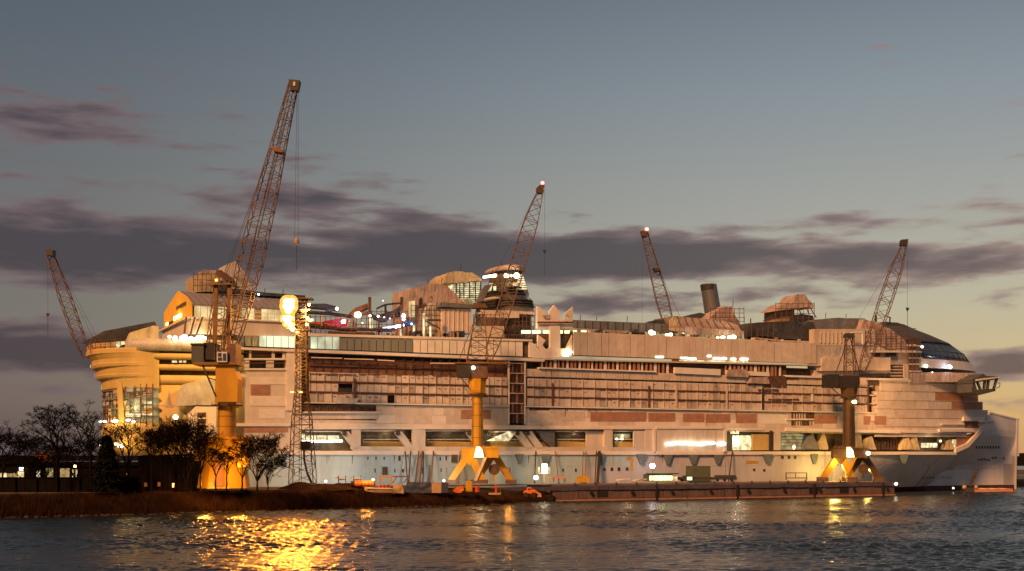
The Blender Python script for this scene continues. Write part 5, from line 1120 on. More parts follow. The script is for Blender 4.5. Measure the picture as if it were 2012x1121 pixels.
# reeds
def reeds():
    rs = np.random.RandomState(3); V = []; F = []; pts = [np.array(e[:2]) for e in E[:7]]; inns = [np.array((e+back*1)[:2]) for e in inn[:7]]
    seg = [(np.linalg.norm(pts[i+1]-pts[i])) for i in range(6)]; wts = np.array(seg)*np.array([.35, 1.3, 1.3, 1.2, 1, .8]); wts /= wts.sum(); Nn = 52000
    for i in range(6):
        k = int(Nn*wts[i]); a = rs.rand(k, 1); d = rs.rand(k, 1)**.8
        p = pts[i]*(1-a)+pts[i+1]*a; q = inns[i]*(1-a)+inns[i+1]*a; bse = p*(1-d)+q*d
        tz0, tz1 = topz(i), topz(i+1); z = (tz0*(1-a)+tz1*a-1.2)*np.clip(d, 0, 1)*.95-.15
        hh = (.78+.5*np.clip(.5+.5*np.sin(bse[:, :1]*.33+np.sin(bse[:, 1:]*.5)*2)+.45*np.sin(bse[:, :1]*1.1+bse[:, 1:]*.7), .15, 1.3))*(1.2+1.0*rs.rand(k, 1))*np.where(d < .1, .8, 1)*(1-.35*(i >= 4))
        ang = rs.rand(k, 1)*6.28; w = .05+.05*rs.rand(k, 1); lean = rs.normal(0, .16, (k, 2))*hh
        dx = np.concatenate([np.cos(ang), np.sin(ang)], 1)*w
        v0 = np.concatenate([bse-dx, z], 1); v1 = np.concatenate([bse+dx, z], 1); v2 = np.concatenate([bse+lean, z+hh], 1)
        o = len(V) and sum(len(x) for x in V); V.append(np.stack([v0, v1, v2], 1).reshape(-1, 3))
    V = np.concatenate(V); nf = len(V)//3
    me = bpy.data.meshes.new('reeds'); me.vertices.add(len(V)); me.vertices.foreach_set('co', V.ravel().astype(np.float32)); me.loops.add(len(V)); me.loops.foreach_set('vertex_index', np.arange(len(V), dtype=np.int32))
    me.polygons.add(nf); me.polygons.foreach_set('loop_start', np.arange(0, len(V), 3, dtype=np.int32)); me.polygons.foreach_set('loop_total', np.full(nf, 3, np.int32)); me.update(); me.materials.append(MT['reed'])
    o = bpy.data.objects.new('reeds', me); C.objects.link(o); kind(o, 'stuff'); o['label'] = 'dry brown reeds along the river bank'
reeds()
# quay: body, cap beam, wall slabs with open joints
s0q, s1q = sq-1, ray_t(1758, -21)[0]
qy = kind(MB().poly([W(s0q, -20.4, -2), W(s1q-.3, -20.4, -2), W(s1q-.3, -20.4, GZ-.02), W(s0q, -20.4, GZ-.02)], N*18.2).build('quay', 'concrete'), 'structure')
s = s0q; k = 0
while s < s1q-1:
    e_ = min(s1q, s+(7.5 if k % 3 else 9.2)); MB().poly([W(s+.12, -20.9, .75), W(e_-.12, -20.9, .75), W(e_-.12, -20.9, 3.45), W(s+.12, -20.9, 3.45)], N*.6).build('wall_slab', 'concrete', qy); s = e_; k += 1
s = s0q-40; k = 0
while s < s1q-.5:
    e_ = min(s1q+.2, s+rnd.uniform(5, 9)); d = rnd.uniform(-.15, .15); MB().poly([W(s+.04, -21.3+d, 3.5+rnd.uniform(-.1, .1)), W(e_-.04, -21.3+d, 3.5), W(e_-.04, -21.3+d, 4.75+rnd.uniform(-.15, .2)), W(s+.04, -21.3+d, 4.75+rnd.uniform(-.1, .15))], N*1.6).build('cap_beam', 'capb', qy); s = e_
MB().poly([W(s0q, -21.4, .1), W(s1q, -21.4, .1), W(s1q, -21.4, .6), W(s0q, -21.4, .6)], N*1.2).build('waling_beam', 'patch', qy)
for px in (1449, 1735, 1290, 1600): s_ = ray_t(px, -21.3)[0]; MB().poly([W(s_-.35, -21.6, -.3), W(s_+.35, -21.6, -.3), W(s_+.35, -21.6, 4.7), W(s_-.35, -21.6, 4.7)], N*.9).build('fender_pile', 'rubber', qy)
for px in (1185, 1600, 1660): s_ = ray_t(px, -21.3)[0]; MB().poly([W(s_-2, -21.0, 1.2), W(s_+2, -21.0, 1.2), W(s_+2, -21.0, 3.1), W(s_-2, -21.0, 3.1)], N*.2).build('wall_recess', 'rubber', qy)
MB().ball(W(s1q+.1, -21.6, 4.3), .55, 8).build('quay_end_lamp', 'lampw', qy)
# far land
def far(name, pts, y, th, m='land'):
    mb = MB(); mb.poly([Q(a, b, y) for a, b in pts], Vector((0, th, 0))); return kind(mb.build(name, m), 'structure')
rs_ = random.Random(5)
def ridge(x0, x1, st, ybase, amp): return [(x, ybase-rs_.random()*amp) for x in range(x0, x1, st)]
far('far_shore', [(-3000, 905), (5200, 905)]+ridge(-3000, 5200, 40, 897, 3)[::-1], 2400, 300)
far('far_woods', [(1994, 915), (2700, 915)]+ridge(1994, 2700, 8, 893, 6)[::-1], 900, 60)
# ================================================================== TREES, FENCE AND BUILDINGS ON THE LEFT
def branchy(px, y, yb, ytop, spread, seed, m='bark', depth=5, name='bare_tree', label='', lean=0, flat=.5, trunk_f=.42, tw=.075, group='bare trees on the bank'):
    rr = random.Random(seed); base = Q(px, yb, y); hgt = (yb-ytop)*y/FP; sp = spread*y/FP
    root = thing(name, base, label, 'shrub' if name == 'shrub' else 'tree', group)
    tb_ = MB(); cb_ = MB()
    p = base; tips = []; r = max(.17, hgt*.021)
    nseg = 5; q = p
    for i in range(nseg):
        q2 = base+Vector((lean*hgt*(i+1)/nseg+rr.uniform(-.12, .12), rr.uniform(-.2, .2), hgt*trunk_f*(i+1)/nseg)); tb_.bar(q, q2, r*(1-.09*i), r*(1-.09*(i+1)), 6); q = q2
    top = q
    def grow(a, d, ln, rad, lev):
        n_ = 2; pp = a
        for i in range(n_):
            d = (d+Vector((rr.uniform(-.28, .28), rr.uniform(-.28, .28), rr.uniform(-.12, .2)))).normalized(); b_ = pp+d*ln/n_; cb_.bar(pp, b_, rad*(1-.3*i/n_), rad*(1-.3*(i+1)/n_), 4 if lev < 3 else 3); pp = b_
        if lev >= depth:
            return
        for k in range(rr.choice((2, 3, 3)) if lev < depth-1 else 5):
            o_ = Vector((rr.gauss(0, 1), rr.gauss(0, 1), rr.gauss(.15, .55)*(1-flat)+.12)).normalized(); nd_ = (d*.62+o_*.75).normalized()
            grow(pp if k else pp, nd_, ln*rr.uniform(.6, .82), max(tw*.6, rad*.62), lev+1)
    nl = 8 if name == 'shrub' else 5
    for k in range(nl+2):
        a = 2*math.pi*k/nl+rr.uniform(-.4, .4); st_ = base.lerp(top, .72+.28*rr.random()) if k < nl+1 else top; sh_ = name == 'shrub'
        up = (rr.uniform(.3, 2.6) if sh_ else rr.uniform(.5, 1.3)) if k < nl else 2
        grow(st_, Vector((math.cos(a)*sp/hgt*2.2, math.sin(a)*sp/hgt*2.0, up)).normalized(), hgt*(1-trunk_f)*rr.uniform(.34, .46)*(.8 if sh_ else 1), r*.5, 1)
    # fine twigs at the outside come from the last levels
    tb_.build('trunk', m, root); cb_.build('crown', m, root); return root
YT = 322
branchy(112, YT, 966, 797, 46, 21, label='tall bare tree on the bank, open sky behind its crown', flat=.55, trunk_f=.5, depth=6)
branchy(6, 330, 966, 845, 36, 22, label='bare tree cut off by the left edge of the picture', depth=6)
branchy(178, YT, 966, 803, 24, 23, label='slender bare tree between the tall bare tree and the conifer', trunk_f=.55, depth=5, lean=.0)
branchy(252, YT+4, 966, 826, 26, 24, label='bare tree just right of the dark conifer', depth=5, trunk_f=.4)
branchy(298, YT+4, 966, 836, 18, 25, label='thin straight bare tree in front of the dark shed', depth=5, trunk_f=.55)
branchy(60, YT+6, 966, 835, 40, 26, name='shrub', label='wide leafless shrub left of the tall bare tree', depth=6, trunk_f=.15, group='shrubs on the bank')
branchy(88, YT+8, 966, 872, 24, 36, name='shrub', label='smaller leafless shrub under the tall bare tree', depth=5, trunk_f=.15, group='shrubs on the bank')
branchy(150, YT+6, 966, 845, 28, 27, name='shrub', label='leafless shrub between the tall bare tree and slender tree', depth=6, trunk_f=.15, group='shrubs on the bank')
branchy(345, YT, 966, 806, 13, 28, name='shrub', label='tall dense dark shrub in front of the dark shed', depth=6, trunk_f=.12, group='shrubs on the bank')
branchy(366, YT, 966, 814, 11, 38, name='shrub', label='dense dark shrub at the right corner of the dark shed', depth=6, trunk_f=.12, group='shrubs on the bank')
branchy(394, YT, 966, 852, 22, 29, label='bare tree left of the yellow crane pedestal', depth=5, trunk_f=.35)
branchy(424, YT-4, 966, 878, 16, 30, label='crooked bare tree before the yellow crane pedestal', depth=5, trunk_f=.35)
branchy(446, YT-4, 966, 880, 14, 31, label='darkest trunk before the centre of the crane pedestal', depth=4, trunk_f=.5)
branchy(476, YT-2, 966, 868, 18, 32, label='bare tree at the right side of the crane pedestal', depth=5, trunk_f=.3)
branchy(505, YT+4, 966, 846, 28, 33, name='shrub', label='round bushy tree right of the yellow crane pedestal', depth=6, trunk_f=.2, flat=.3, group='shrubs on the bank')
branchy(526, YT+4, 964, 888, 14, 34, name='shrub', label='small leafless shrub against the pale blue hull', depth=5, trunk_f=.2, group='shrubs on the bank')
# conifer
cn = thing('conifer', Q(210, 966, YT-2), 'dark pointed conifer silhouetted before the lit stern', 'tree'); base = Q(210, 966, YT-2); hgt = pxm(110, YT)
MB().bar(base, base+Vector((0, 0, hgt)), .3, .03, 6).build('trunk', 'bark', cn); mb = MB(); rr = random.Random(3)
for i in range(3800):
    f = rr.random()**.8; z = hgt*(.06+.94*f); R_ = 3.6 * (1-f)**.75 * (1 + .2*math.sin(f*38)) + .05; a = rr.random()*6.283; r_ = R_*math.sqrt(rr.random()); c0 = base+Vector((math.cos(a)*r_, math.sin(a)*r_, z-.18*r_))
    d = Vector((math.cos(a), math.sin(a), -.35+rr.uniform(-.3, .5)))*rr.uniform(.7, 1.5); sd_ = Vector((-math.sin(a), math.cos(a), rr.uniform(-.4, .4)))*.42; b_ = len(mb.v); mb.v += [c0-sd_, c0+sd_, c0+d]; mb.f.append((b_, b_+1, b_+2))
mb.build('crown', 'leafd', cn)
# dark wall with board panels
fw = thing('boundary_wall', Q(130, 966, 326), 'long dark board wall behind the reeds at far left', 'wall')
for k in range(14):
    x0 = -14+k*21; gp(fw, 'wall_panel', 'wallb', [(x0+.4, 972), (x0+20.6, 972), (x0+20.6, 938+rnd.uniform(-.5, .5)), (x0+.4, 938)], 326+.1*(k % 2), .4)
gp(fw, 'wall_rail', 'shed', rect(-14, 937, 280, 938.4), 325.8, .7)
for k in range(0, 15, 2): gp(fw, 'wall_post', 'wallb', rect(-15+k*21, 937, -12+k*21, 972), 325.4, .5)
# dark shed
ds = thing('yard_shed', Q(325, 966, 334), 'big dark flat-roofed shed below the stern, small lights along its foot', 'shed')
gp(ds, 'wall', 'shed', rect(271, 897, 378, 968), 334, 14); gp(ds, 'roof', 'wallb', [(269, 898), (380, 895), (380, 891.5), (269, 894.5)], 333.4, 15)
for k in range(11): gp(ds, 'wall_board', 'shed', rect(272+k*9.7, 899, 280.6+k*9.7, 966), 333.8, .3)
for x, y, m in ((286, 952, 'tan'), (312, 951, 'tan'), (341, 953, 'lampd'), (261, 950, 'lampd')): gp(ds, 'wall_light', m, rect(x-2.6, y-4, x+2.6, y+4), 333.3, .3)
point('shed_light', Q(341, 952, 331), 120, SOD, .3)
# low buildings at far left with lit doors
o_ = thing('boat_shed', Q(215, 945, 346), 'low dark boat shed behind the conifer, two small lights on its front', 'shed'); gp(o_, 'wall', 'shed', rect(158, 914, 275, 950), 346, 10); gp(o_, 'roof', 'wallb', [(155, 917), (277, 915), (270, 909), (160, 910)], 345.4, 11)
for x, y, m in ((250, 931, 'roomg'), (192, 935, 'roomg')): gp(o_, 'wall_light', m, rect(x-1.5, y-2, x+1.5, y+2), 345.6, .2)
lb = thing('workshop', Q(30, 940, 350), 'low workshop at far left with a brightly lit doorway', 'workshop')
gp(lb, 'wall', 'shed', rect(-60, 908, 56, 945), 352, 10); gp(lb, 'roof', 'wallb', [(-62, 911), (58, 911), (52, 903), (40, 896), (-60, 893)], 351, 12)
for x0, x1, y0, m in ((0, 12, 929, 'roomw'), (14, 24, 930, 'roomg'), (26, 33, 929, 'roomg'), (35, 46, 926, 'roomw'), (38, 45, 918, 'lampw')): gp(lb, 'lit_door' if m != 'lampw' else 'door_lamp', m, rect(x0, y0, x1, 937 if m != 'lampw' else 924), 350.5, .3)
lb2 = thing('brick_chimney_block', Q(80, 940, 360), 'orange-lit brick block above the low sheds at far left', 'chimney block'); gp(lb2, 'wall', 'brick', rect(68, 890, 91, 945), 360, 5); gp(lb2, 'cap', 'brick', rect(66.5, 888.5, 92.5, 891), 359.6, 6)
lb3 = thing('workshop', Q(110, 940, 356), 'long low shed with yellow-lit openings behind the tall bare tree', 'workshop')
gp(lb3, 'wall', 'shed', rect(60, 912, 160, 945), 356, 8); gp(lb3, 'roof', 'wallb', rect(58, 908, 162, 912), 355, 10)
for x0, x1, y0, m in ((72, 78, 922, 'roomw'), (90, 104, 919, 'roomg'), (118, 136, 920, 'roomg'), (142, 152, 922, 'roomw'), (145, 149, 913, 'lampy')): gp(lb3, 'lit_door' if m != 'lampy' else 'door_lamp', m, rect(x0, y0, x1, 938 if m != 'lampy' else 918), 355.6, .3)
# ================================================================== THINGS ON THE BANK AND THE QUAY
def at(px, t=-20, z=GZ): s_, y_ = ray_t(px, t); return W(s_, t, z), y_
def crate(name, m, x0, x1, y0, y1, t, dep, label, cat, group=None, extra=None):
    s_, y_ = ray_t((x0+x1)/2, t); o = thing(name, Q((x0+x1)/2, y1, y_), label, cat, group)
    gp(o, 'body', m, rect(x0, y0, x1, y1), y_, dep, None, N*dep)
    return o, y_
o, y = crate('site_cabin', 'greenc', 1273, 1322, 931, 945, -9, 3, 'long low cabin on the quay glowing bright green', 'site cabin')
for k in range(5): gp(o, 'window', 'lampg', rect(1276+k*9.2, 934, 1284.6+k*9.2, 943.5), y-.15, .2)
gp(o, 'roof', 'navy', rect(1271, 929.4, 1334, 931.4), y-.4, 4); gp(o, 'door', 'roomw', rect(1323, 936, 1331, 944), y-.1, .3)
o, y = crate('ticket_booth', 'navy', 1347, 1362, 934, 945, -9, 2, 'tiny booth with one pale lit window under the green container', 'booth'); gp(o, 'window', 'lampg', rect(1350, 936.5, 1360, 943), y-.15, .2)
o, y = crate('shipping_container', 'greenc', 1357, 1396, 915, 945, -6, 3, 'dark green container standing tall on the quay against the hull', 'container')
for k in range(8): gp(o, 'corrugation', 'greenc', rect(1359+k*4.7, 917, 1361.5+k*4.7, 944), y-.12, .14)
o, y = crate('flat_trailer', 'steel', 1330, 1448, 937, 942, -11, 3, 'long dark flat trailer parked right of the green container', 'trailer')
for x in (1340, 1352, 1410, 1424, 1438): mb = MB(); c0 = Q(x, 943, y-.2); mb.bar(c0, c0+Vector((0, .5, 0)), .55, .55, 10); mb.build('wheel', 'rubber', o)
gp(o, 'side_board', 'navy', rect(1404, 933, 1446, 937), y-.1, .2)
for x0, x1, yt, lab in ((1210, 1240, 939, 'loose brightly lit sheets lying on the quay by the leaning strut'), (1243, 1260, 940, 'small lit heap of sheets left of the green-lit cabin')):
    s_, y_ = ray_t((x0+x1)/2, -12); o = thing('sheet_pile', Q((x0+x1)/2, 945, y_), lab, 'sheet pile', 'piles on the quay'); mb = MB()
    for k in range(4): gp(o, 'sheet', 'white', [(x0+k*5, 944-k), (x0+12+k*5, 945-k), (x0+13+k*5, 942-k*.6), (x0+1+k*5, yt+2-k*.3)], y_-.3*k, .6)
o, y = crate('work_table', 'orange', 1085, 1113, 937, 939.5, -14, 2, 'orange trestle table on the quay right of the glaring worklight', 'trestle')
for x in (1088, 1098, 1110): gp(o, 'leg', 'rail', rect(x-1, 939, x+1, 947), y, .3)
for x0, x1, lab in ((663, 681, 'left of two white trestles on the bank below the hull'), (693, 711, 'right of two white trestles, above the orange tank')):
    o, y = crate('work_table', 'white', x0, x1, 938, 940, -24, 2, lab, 'trestle', 'trestles by the hull')
    for x in (x0+2, x1-2): gp(o, 'leg', 'rail', rect(x-.7, 934, x+.7, 950), y, .3)
    gp(o, 'shelf_sheet', 'tarp', [(x0+1, 944), (x1-3, 942), (x1-3, 940.5), (x0+1, 941)], y-.2, 1)
s_, y_ = ray_t(757, -26); o = thing('gantry_frame', Q(757, 950, y_), 'small bright yellow gantry frame behind the beached boat', 'gantry')
for r_ in (rect(744, 934, 771, 937.4),): gp(o, 'crossbeam', 'yellow', r_, y_, .6)
for x in (746, 769): gp(o, 'leg', 'yellow', rect(x-1.6, 937, x+1.6, 951), y_, .6)
o, y = crate('gangway', 'rail', 771, 806, 935, 937, -20, 2, 'narrow raised gangway beside the yellow gantry frame', 'gangway')
for x in (778, 800): gp(o, 'strut', 'rail', [(x-8, 949), (x-6, 949), (x+2, 937), (x, 937)], y, .3)
# orange tank, boat, tarpaulins
s_, y_ = ray_t(715, -34); o = thing('fuel_tank', Q(715, 956, y_), 'long orange cylinder tank lying on the bank behind the boat', 'tank')
a, b = Q(697, 950, y_), Q(736, 950, y_); MB().bar(a, b, .85, .85, 14).build('barrel', 'orange', o)
for f in (.0, .35, .7, 1): MB().bar(a.lerp(b, f)-Vector((.12, 0, 0)), a.lerp(b, f)+Vector((.12, 0, 0)), .92, .92, 14).build('hoop', 'primer', o)
MB().bar(Q(690, 950, y_), a, .8, .8, 12).build('end_cap', 'rubber', o)
s_, y_ = ray_t(744, -38); o = thing('work_boat', Q(744, 968, y_), 'small orange-lit work boat pulled up on the bank', 'boat')
L0, R0 = Q(716, 961, y_), Q(772, 961, y_); rings = []
for f, w, dz in ((0, .05, .5), (.12, .7, .25), (.35, 1.15, .05), (.7, 1.2, 0), (1, 1.0, 0)):
    c0 = L0.lerp(R0, f); rings.append([c0+Vector((0, -w, .35+dz)), c0+Vector((0, -w*.65, -.9+dz*1.2)), c0+Vector((0, w*.65, -.9+dz*1.2)), c0+Vector((0, w, .35+dz))])
hb = MB().loft(rings).build('boat_hull', 'tan', o); gp(o, 'wheelhouse', 'orange', [(741, 960), (767, 960), (766, 951), (744, 952)], y_-.6, 1.4)
for x in (746, 753, 760): gp(o, 'cabin_window', 'glassd', rect(x, 953, x+4.5, 956.5), y_-.72, .15)
mb = MB(); mb.bar(Q(717, 958.5, y_-1.2), Q(772, 960, y_-1.2), .14); mb.build('gunwale', 'white', o); gp(o, 'keel_block', 'rail', rect(735, 966, 760, 969), y_-.5, 1.2)
def wpile(name, m, pts, y, th, lab, cat, group=None, seed=1):
    s_ = pts[0]; root = None; mb = MB(); mb.poly([Q(a, b, y) for a, b in pts], Vector((0, th, 0))); me = mb.mesh(name); bm = bmesh.new(); bm.from_mesh(me); bmesh.ops.triangulate(bm, faces=bm.faces)
    for _ in range(3): bmesh.ops.subdivide_edges(bm, edges=[e for e in bm.edges if e.calc_length() > .7], cuts=1); bmesh.ops.triangulate(bm, faces=bm.faces)
    for v in bm.verts: v.co += noise.noise_vector(v.co*.8+Vector((seed, 0, 0)))*.22
    bm.to_mesh(me); bm.free(); me.materials.append(MT[m]); return tag(link(bpy.data.objects.new(name, me)), lab, cat, group)
wpile('covered_stack', 'tan', [(771, 969), (794, 969), (790, 952), (781, 951), (773, 953)], ray_t(782, -37)[1], 2, 'tan tarpaulin-covered stack at the right of the boat', 'covered stack')
wpile('covered_stack', 'navy', [(792, 968), (848, 968), (850, 948), (800, 947)], ray_t(820, -33)[1], 3, 'long low stack under a dark blue-grey cover left of the brown container', 'covered stack', None, 4)
o, y = crate('shipping_container', 'tan', 850, 867, 948, 968, -36, 3, 'small container on the bank, brown end and dark blue side', 'container'); gp(o, 'side_wall', 'navy', [(867.3, 968), (880, 967), (880, 948), (867.3, 948)], y, 2.6)
wpile('scrap_heap', 'orange', [(884, 966), (904, 968), (912, 962), (908, 953), (900, 956), (890, 962)], ray_t(895, -36)[1], 1.5, 'small heap of orange-lit scrap right of the brown container', 'scrap heap', None, 5)
o, y = crate('tool_cabinet', 'yellow', 918, 928, 945, 965, -37, 1.2, 'upright orange-yellow cabinet on the bank before the portal crane', 'cabinet'); gp(o, 'door_panel', 'yellow', rect(919, 947, 927, 963), y-.1, .12)
s_, y_ = ray_t(938, -38); o = thing('oil_drum', Q(938, 967, y_), 'bright red drum standing on the bank beside the cabinet', 'drum'); MB().bar(Q(938, 966, y_), Q(938, 955, y_), .65, .65, 14).build('drum_body', 'redp', o)
for yy in (957, 961): MB().bar(Q(938, yy, y_), Q(938, yy-.8, y_), .69, .69, 14).build('drum_rib', 'redp', o)
s_, y_ = ray_t(974, -38); o = thing('lifting_platform', Q(974, 971, y_), 'small orange lifting platform with open guard frame on the bank', 'lift'); gp(o, 'chassis', 'tan', rect(960, 968, 984, 971.5), y_, 1.6); gp(o, 'mast', 'redp', rect(972, 951, 976, 968), y_+.3, .5)
for r_ in (rect(977, 952, 983, 953), rect(977, 960, 983, 961), rect(976, 952, 977.2, 968), rect(982.5, 952, 983.6, 968), rect(963, 958, 972, 959.2)): gp(o, 'guard_rail', 'primer', r_, y_, .3)
s_, y_ = ray_t(1044, -36); o = thing('wheel_loader', Q(1044, 976, y_), 'orange loader parked at the end of the bank', 'loader')
gp(o, 'cab_frame', 'orange', [(1034, 966), (1046, 966), (1044, 957), (1036, 957)], y_, 1.4); gp(o, 'cab_window', 'glassd', rect(1037, 959, 1043, 963.5), y_-.1, .2); gp(o, 'engine_body', 'orange', [(1028, 968), (1050, 970), (1052, 964), (1046, 962), (1030, 964)], y_-.2, 1.6); gp(o, 'arm', 'orange', [(1046, 964), (1060, 972), (1060, 968), (1048, 960)], y_-.1, .5)
gp(o, 'bucket', 'tan', [(1056, 976), (1064, 976), (1063, 969), (1058, 968)], y_-.4, 1.8)
for x in (1033, 1048): mb = MB(); c0 = Q(x, 971.5, y_-.5); mb.bar(c0, c0+Vector((0, .5, 0)), .72, .72, 12); mb.build('wheel', 'rubber', o)
# work lights
s_, y_ = ray_t(1069, -14); o = thing('work_light', Q(1069, 947, y_), 'glaring white worklight on a stand between two leaning struts', 'work light'); gp(o, 'stand', 'wrapy', rect(1067.8, 930, 1070.2, 948), y_, .3); gp(o, 'lamp_housing', 'lampw', rect(1065, 911, 1075, 929), y_-.2, .8); gp(o, 'crossarm', 'white', rect(1058, 928, 1081, 930), y_, .3)
for x in (1059, 1079): gp(o, 'side_panel', 'roomw', rect(x-2, 917, x+2, 927), y_, .3)
s_, y_ = ray_t(1053, -14); o = thing('globe_lamp', Q(1053, 947, y_), 'small round white lamp on the quay left of the glaring worklight', 'lamp'); gp(o, 'post', 'rail', rect(1052.4, 940, 1053.6, 948), y_, .2); MB().ball(Q(1053, 938, y_), .75, 10).build('globe', 'lampw', o)
s_, y_ = ray_t(1282, -8); o = thing('globe_lamp', Q(1282, 946, y_), 'round white lamp on a thin post above the green-lit cabin', 'lamp'); gp(o, 'post', 'steel', rect(1281.6, 917, 1282.4, 946), y_, .1); MB().ball(Q(1282, 915, y_), .9, 10).build('globe', 'lampc', o)
# struts leaning between quay and hull ledge
gs = 'struts leaning against the hull'
STR = [(796, 801, 1.6, 'rail', 'first of seven struts leaning against the blue hull, dark and almost upright'), (807, 803, 1.8, 'steel', 'black strut leaning left, second of the group right of the shell door'), (823, 816, 1.6, 'rail', 'brown strut, third of the group on the blue hull'), (830, 825, 2.2, 'rail', 'thicker brown strut, fourth of the group on the blue hull'), (832, 831, 1.6, 'steel', 'dark strut touching the dark side port on the blue hull'), (852, 846, 2.0, 'primer', 'reddish strut standing apart, just left of the small framed hull window'), (904, 901, 1.2, 'rail', 'thin strut between hull window and yellow portal legs'), (1053, 1050, 1.8, 'steel', 'dark strut left of the glaring worklight'), (1091, 1098, 1.0, 'rail', 'thin strut right of the glaring worklight'), (1146, 1144, 1.0, 'rail', 'thin strut left of the thick black pair'), (1151, 1150, 1.0, 'primer', 'thin reddish strut nearest the thick black pair'), (1172, 1169, 1.6, 'steel', 'slim black strut beside the thickest strut'), (1178, 1174, 4.2, 'steel', 'thickest strut, a broad black one leaning at mid ship'), (1439, 1431, 1.8, 'steel', 'dark strut leaning below the brightly lit bay'), (1426, 1426, .8, 'rail', 'thin upright strut under the white panel corner'), (1621, 1621, .8, 'rail', 'thin strut left of the dark portal crane')]
for xt, xb, w, m, lab in STR:
    yb_ = ray_t(xb, -4)[1]; o = thing('strut', Q(xb, 948, yb_), lab, 'strut', gs); mb = MB(); mb.bar(T(xt, 886, -.95), Q(xb, 949, yb_), pxm(w, 420)*.75, pxm(w, 420)*.75, 6); mb.build('pole', m, o)
    c0 = Q(xb, 948.5, yb_); MB().box(c0, pxm(w, 420)*2.4+.3, .8, .25).build('foot_plate', 'steel', o)
# open crate frame by the dark crane, railing bits along the quay
s_, y_ = ray_t(1565, -10); o = thing('frame_crate', Q(1565, 942, y_), 'low open dark frame on the quay left of the dark portal crane', 'frame')
for r_ in (rect(1544, 928, 1586, 929.4), rect(1544, 928, 1545.4, 943), rect(1584.6, 928, 1586, 943), rect(1544, 938, 1586, 939.4), rect(1563, 928, 1564, 939)): gp(o, 'frame_bar', 'steel', r_, y_, .4)
wpile('cable_heap', 'yellow', [(1128, 947), (1160, 947), (1156, 937), (1146, 934), (1134, 938)], ray_t(1146, -10)[1], 1.5, 'low yellow-lit heap at the foot of two thin struts', 'cable heap', None, 7)
# mooring stakes, buoy, pontoon at the bow
for px, y0, y1, lab in ((1350, 965, 991, 'thin stake standing in the water in front of the quay'), (1904, 968, 990, 'thin stake standing in the water near the bow')):
    yy = H*FP/(y1-HY); o = thing('mooring_stake', Q(px, y1, yy), lab, 'stake', 'mooring stakes in the water'); MB().bar(Q(px, y1, yy)-Vector((0, 0, 1)), Q(px-.5, y0, yy), .16, .12, 8).build('stake_pole', 'steel', o); MB().bar(Q(px-.5, y0+6, yy), Q(px-.5, y0+4, yy), .2, .2, 8).build('stake_band', 'lattice', o)
yy = H*FP/(1001-HY); o = thing('buoy', Q(1462, 1001, yy), 'small pale buoy floating in the river', 'buoy'); MB().ball(Q(1462, 1000, yy), .38, 10).build('float', 'tan', o); MB().bar(Q(1462, 998, yy), Q(1462, 995.5, yy), .06).build('top_mark', 'steel', o)
yP = side(1905, 5)[2]-6; zP = HY+H*FP/yP
o = thing('pontoon', Q(1912, zP, yP), 'low reddish pontoon moored under the bow', 'pontoon'); gp(o, 'deck', 'patch', [(1908, zP), (1990, zP-1), (1990, zP-7), (1908, zP-6)], yP, 6); gp(o, 'dark_float', 'steel', [(1896, zP), (1914, zP), (1914, zP-9), (1896, zP-8)], yP-.5, 4)
for x in (1925, 1945, 1965): gp(o, 'deck_plank', 'panelB', rect(x, zP-7.6, x+12, zP-6.4), yP+.4, 4)
for x, r_ in ((1918, .8), (1895, .9)): MB().ball(Q(x, zP-10, yP), r_, 8).build('fender_ball', 'tan', o)
MB().ball(Q(1873, zP-8, yP), .35, 8).build('float_lamp', 'lampw', o)
o = thing('boarding_ladder', Q(1905, zP-9, yP), 'dark ladder slanting from the pontoon up against the bow', 'ladder'); mb = MB(); mb.poly([Q(a, b, yP+1) for a, b in ((1904, zP-12), (1909, zP-11), (1925, 921), (1917, 921))], Vector((0, .6, 0))); mb.build('stringer', 'steel', o)
for k in range(8): f = k/8; gp(o, 'rung', 'rail', rect(1905+13*f, zP-13-(zP-935)*f, 1910+13*f, zP-12-(zP-935)*f), yP+.8, .2)
# ================================================================== LIGHT FROM THE LAMPS, WITH ADDED FILL ON THE MAST
for i, (x, y, r) in enumerate(heads[:4:1]): pass
hp = Q(567, 606, yB-6)
spot('mast_flood', hp, W(70, -120, 0), 2.4e5, (1, .27, .02), 130, .9, 1.8)
spot('mast_flood', hp+U*3, W(190, 0, 20), 1.1e5, (1, .48, .16), 80, .9, 1.2)
spot('mast_flood', hp-U*4, W(14, -2, 30), 7e4, (1, .56, .12), 95, .9, 1.2)
point('pedestal_flood', Q(470, 925, yA-12), 9000, (1, .42, .06), .6); point('mast_fill_light', Q(577, 650, yB-4), 2200, (1, .6, .15), .4); point('mast_fill_light', Q(577, 720, yB-5), 1200, (1, .6, .15), .4)  # mast fill points are added to brighten the upper mast
point('pedestal_flood', Q(400, 950, yA-12), 5000, SOD, .6)
point('bank_light', Q(720, 935, ray_t(720, -36)[1]), 1500, SOD, .4); point('bank_light', Q(1000, 940, ray_t(1000, -36)[1]), 1500, SOD, .4)
for px, t, py, pw, c in ((1069, -12.5, 920, 900, WARM), (1053, -12, 938, 120, WARM), (1282, -7, 915, 260, (1, .9, .8)), (1300, -11, 938, 160, (.6, 1, .4)), (1235, -11, 935, 260, WARM)): s_, y_ = ray_t(px, t); point('quay_light', Q(px, py, y_), pw, c, .3)
for yy, px, py, pw, c in ((yC, 941, 890, 500, WARM), (yD, 1668, 893, 400, YEL), (yD, 1642, 908, 1700, YEL), (yD, 1679, 789, 250, YEL)): point('crane_light', Q(px, py, yy-6.2), pw, c, .4)
spot('crane_flood', Q(1681, 789, yD-4.6), W(side(1850)[0], 4, 27), 6.5e4, (1, .47, .17), 78, .8, .5)
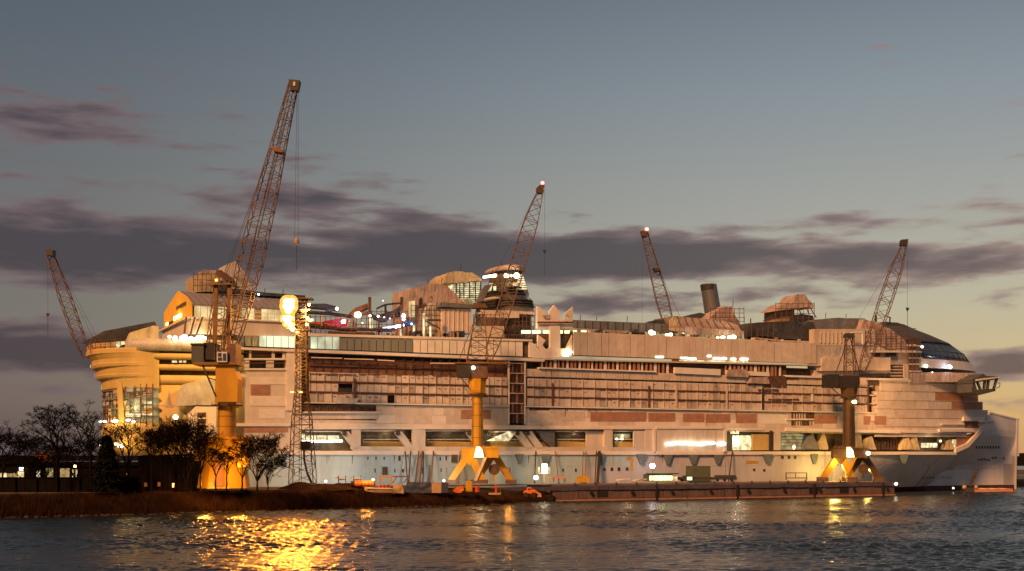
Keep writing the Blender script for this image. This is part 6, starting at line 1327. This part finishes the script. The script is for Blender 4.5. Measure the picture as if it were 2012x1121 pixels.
point('portal_under_light', Q(1640, 925, yD+2.5), 5200, YEL, .4); spot('crane_flood', Q(1681, 789, yD-4.6), W(side(1850)[0], 4, 27), 6.5e4, (1, .47, .17), 78, .8, .5)
point('portal_under_light', Q(1705, 925, yD+3.5), 1800, YEL, .4)
for px, py, lab in ((733, 942, 'small white floodlight over the orange tank aimed at the hull'), (640, 945, 'small white floodlight right of the lattice mast shining on the hull'), (872, 944, 'small white floodlight behind the brown container shining on the hull')):
    s_, y_ = ray_t(px, -22); o = thing('hull_floodlight', Q(px, py+6, y_), lab, 'floodlight', 'floodlights along the quay'); gp(o, 'post', 'steel', rect(px-.5, py, px+.5, py+8), y_, .15); MB().ball(Q(px, py, y_), .35, 8).build('lamp_globe', 'lampw', o)
    spot('hull_flood', Q(px, py-1, y_)+N*.6, W(s_+6, 0, 10.5), 5200, (1, .90, .74), 150, 1.0, .5)
# boat deck, galleries, stern
for px, t, py, pw in ((625, 0, 867, 500), (975, 1.5, 858, 700), (1130, 2, 855, 160), (760, 2, 855, 160), (880, 2, 855, 120), (1225, 2, 856, 130), (1365, -2.6, 871, 90), (1450, -1, 862, 800), (1562, -1, 872, 160)): s_, y_ = ray_t(px, t); point('boat_deck_light', Q(px, py, y_), pw, WARM, .3)
point('boat_deck_light', P(1830, 868, 1.5), 300, WARM, .3); point('boat_deck_light', P(1780, 870, 2), 200, SOD, .3)
for px, py, a, pw, c in ((205, 826, 15.5, 650, YEL), (232, 826, 15.5, 650, YEL), (255, 800, 14.5, 700, (.85, 1, .5)), (236, 874, 16, 900, YEL)): q = bowl_pt(px, py, a); point('stern_light', q-N*1.5-U*1, pw, c, .3)
for px, t, py, pw, c in ((365, -.8, 660, 260, WARM), (395, -.8, 660, 160, WARM), (703, 5.5, 616, 900, WARM), (676, 5, 630, 300, (1, .5, .55)), (793, 5.5, 622, 300, WARM), (770, 6, 636, 200, (.5, .7, 1)), (1005, 8, 545, 700, WARM), (1045, 3, 650, 300, WARM), (1115, 0, 690, 260, WARM), (1279, 2.6, 650, 450, WARM), (1345, 2.6, 656, 400, WARM), (1440, 2.6, 660, 900, WARM), (1370, 2.6, 662, 300, WARM), (340, 20, 618, 500, YEL)): s_, y_ = ray_t(px, t); point('upper_deck_light', Q(px, py, y_), pw, c, .35)
point('bow_light', P(1867, 720, 4.5), 250, (.9, .9, 1), .3); point('bow_light', P(1820, 719, 4.5), 160, WARM, .3)
# stones along the water's edge, bollards and tyre fenders on the quay
mb = MB(); rs2 = random.Random(8)
for i in range(6):
    for k in range(60 if i < 4 else 90):
        f = rs2.random(); p = E[i].lerp(E[i+1], f)+back*rs2.uniform(-.8, 1.4); r = rs2.uniform(.15, .5)
        mb.ball(p+Vector((0, 0, rs2.uniform(-.05, .25))), r, 6, (1.3, 1, rs2.uniform(.5, .8)))
so = mb.build('shore_stones', 'stone'); kind(so, 'stuff'); so['label'] = 'small dark stones along the edge of the bank'
tyre = None
for k in range(22):
    s_ = s0q+6+k*7.6
    if s_ > s1q-2: break
    if k % 2: MB().bar(W(s_, -21.65, 2.6), W(s_, -21.35, 2.6), .62, .62, 14).build('tyre_fender', 'rubber', qy)
    bo = MB().bar(W(s_+2, -20.6, GZ-.05), W(s_+2, -20.6, GZ+.55), .22, .2, 8).build('bollard', 'steel', qy); MB().bar(W(s_+2, -20.6, GZ+.5), W(s_+2, -20.6, GZ+.7), .36, .3, 8).build('bollard_cap', 'steel', bo)
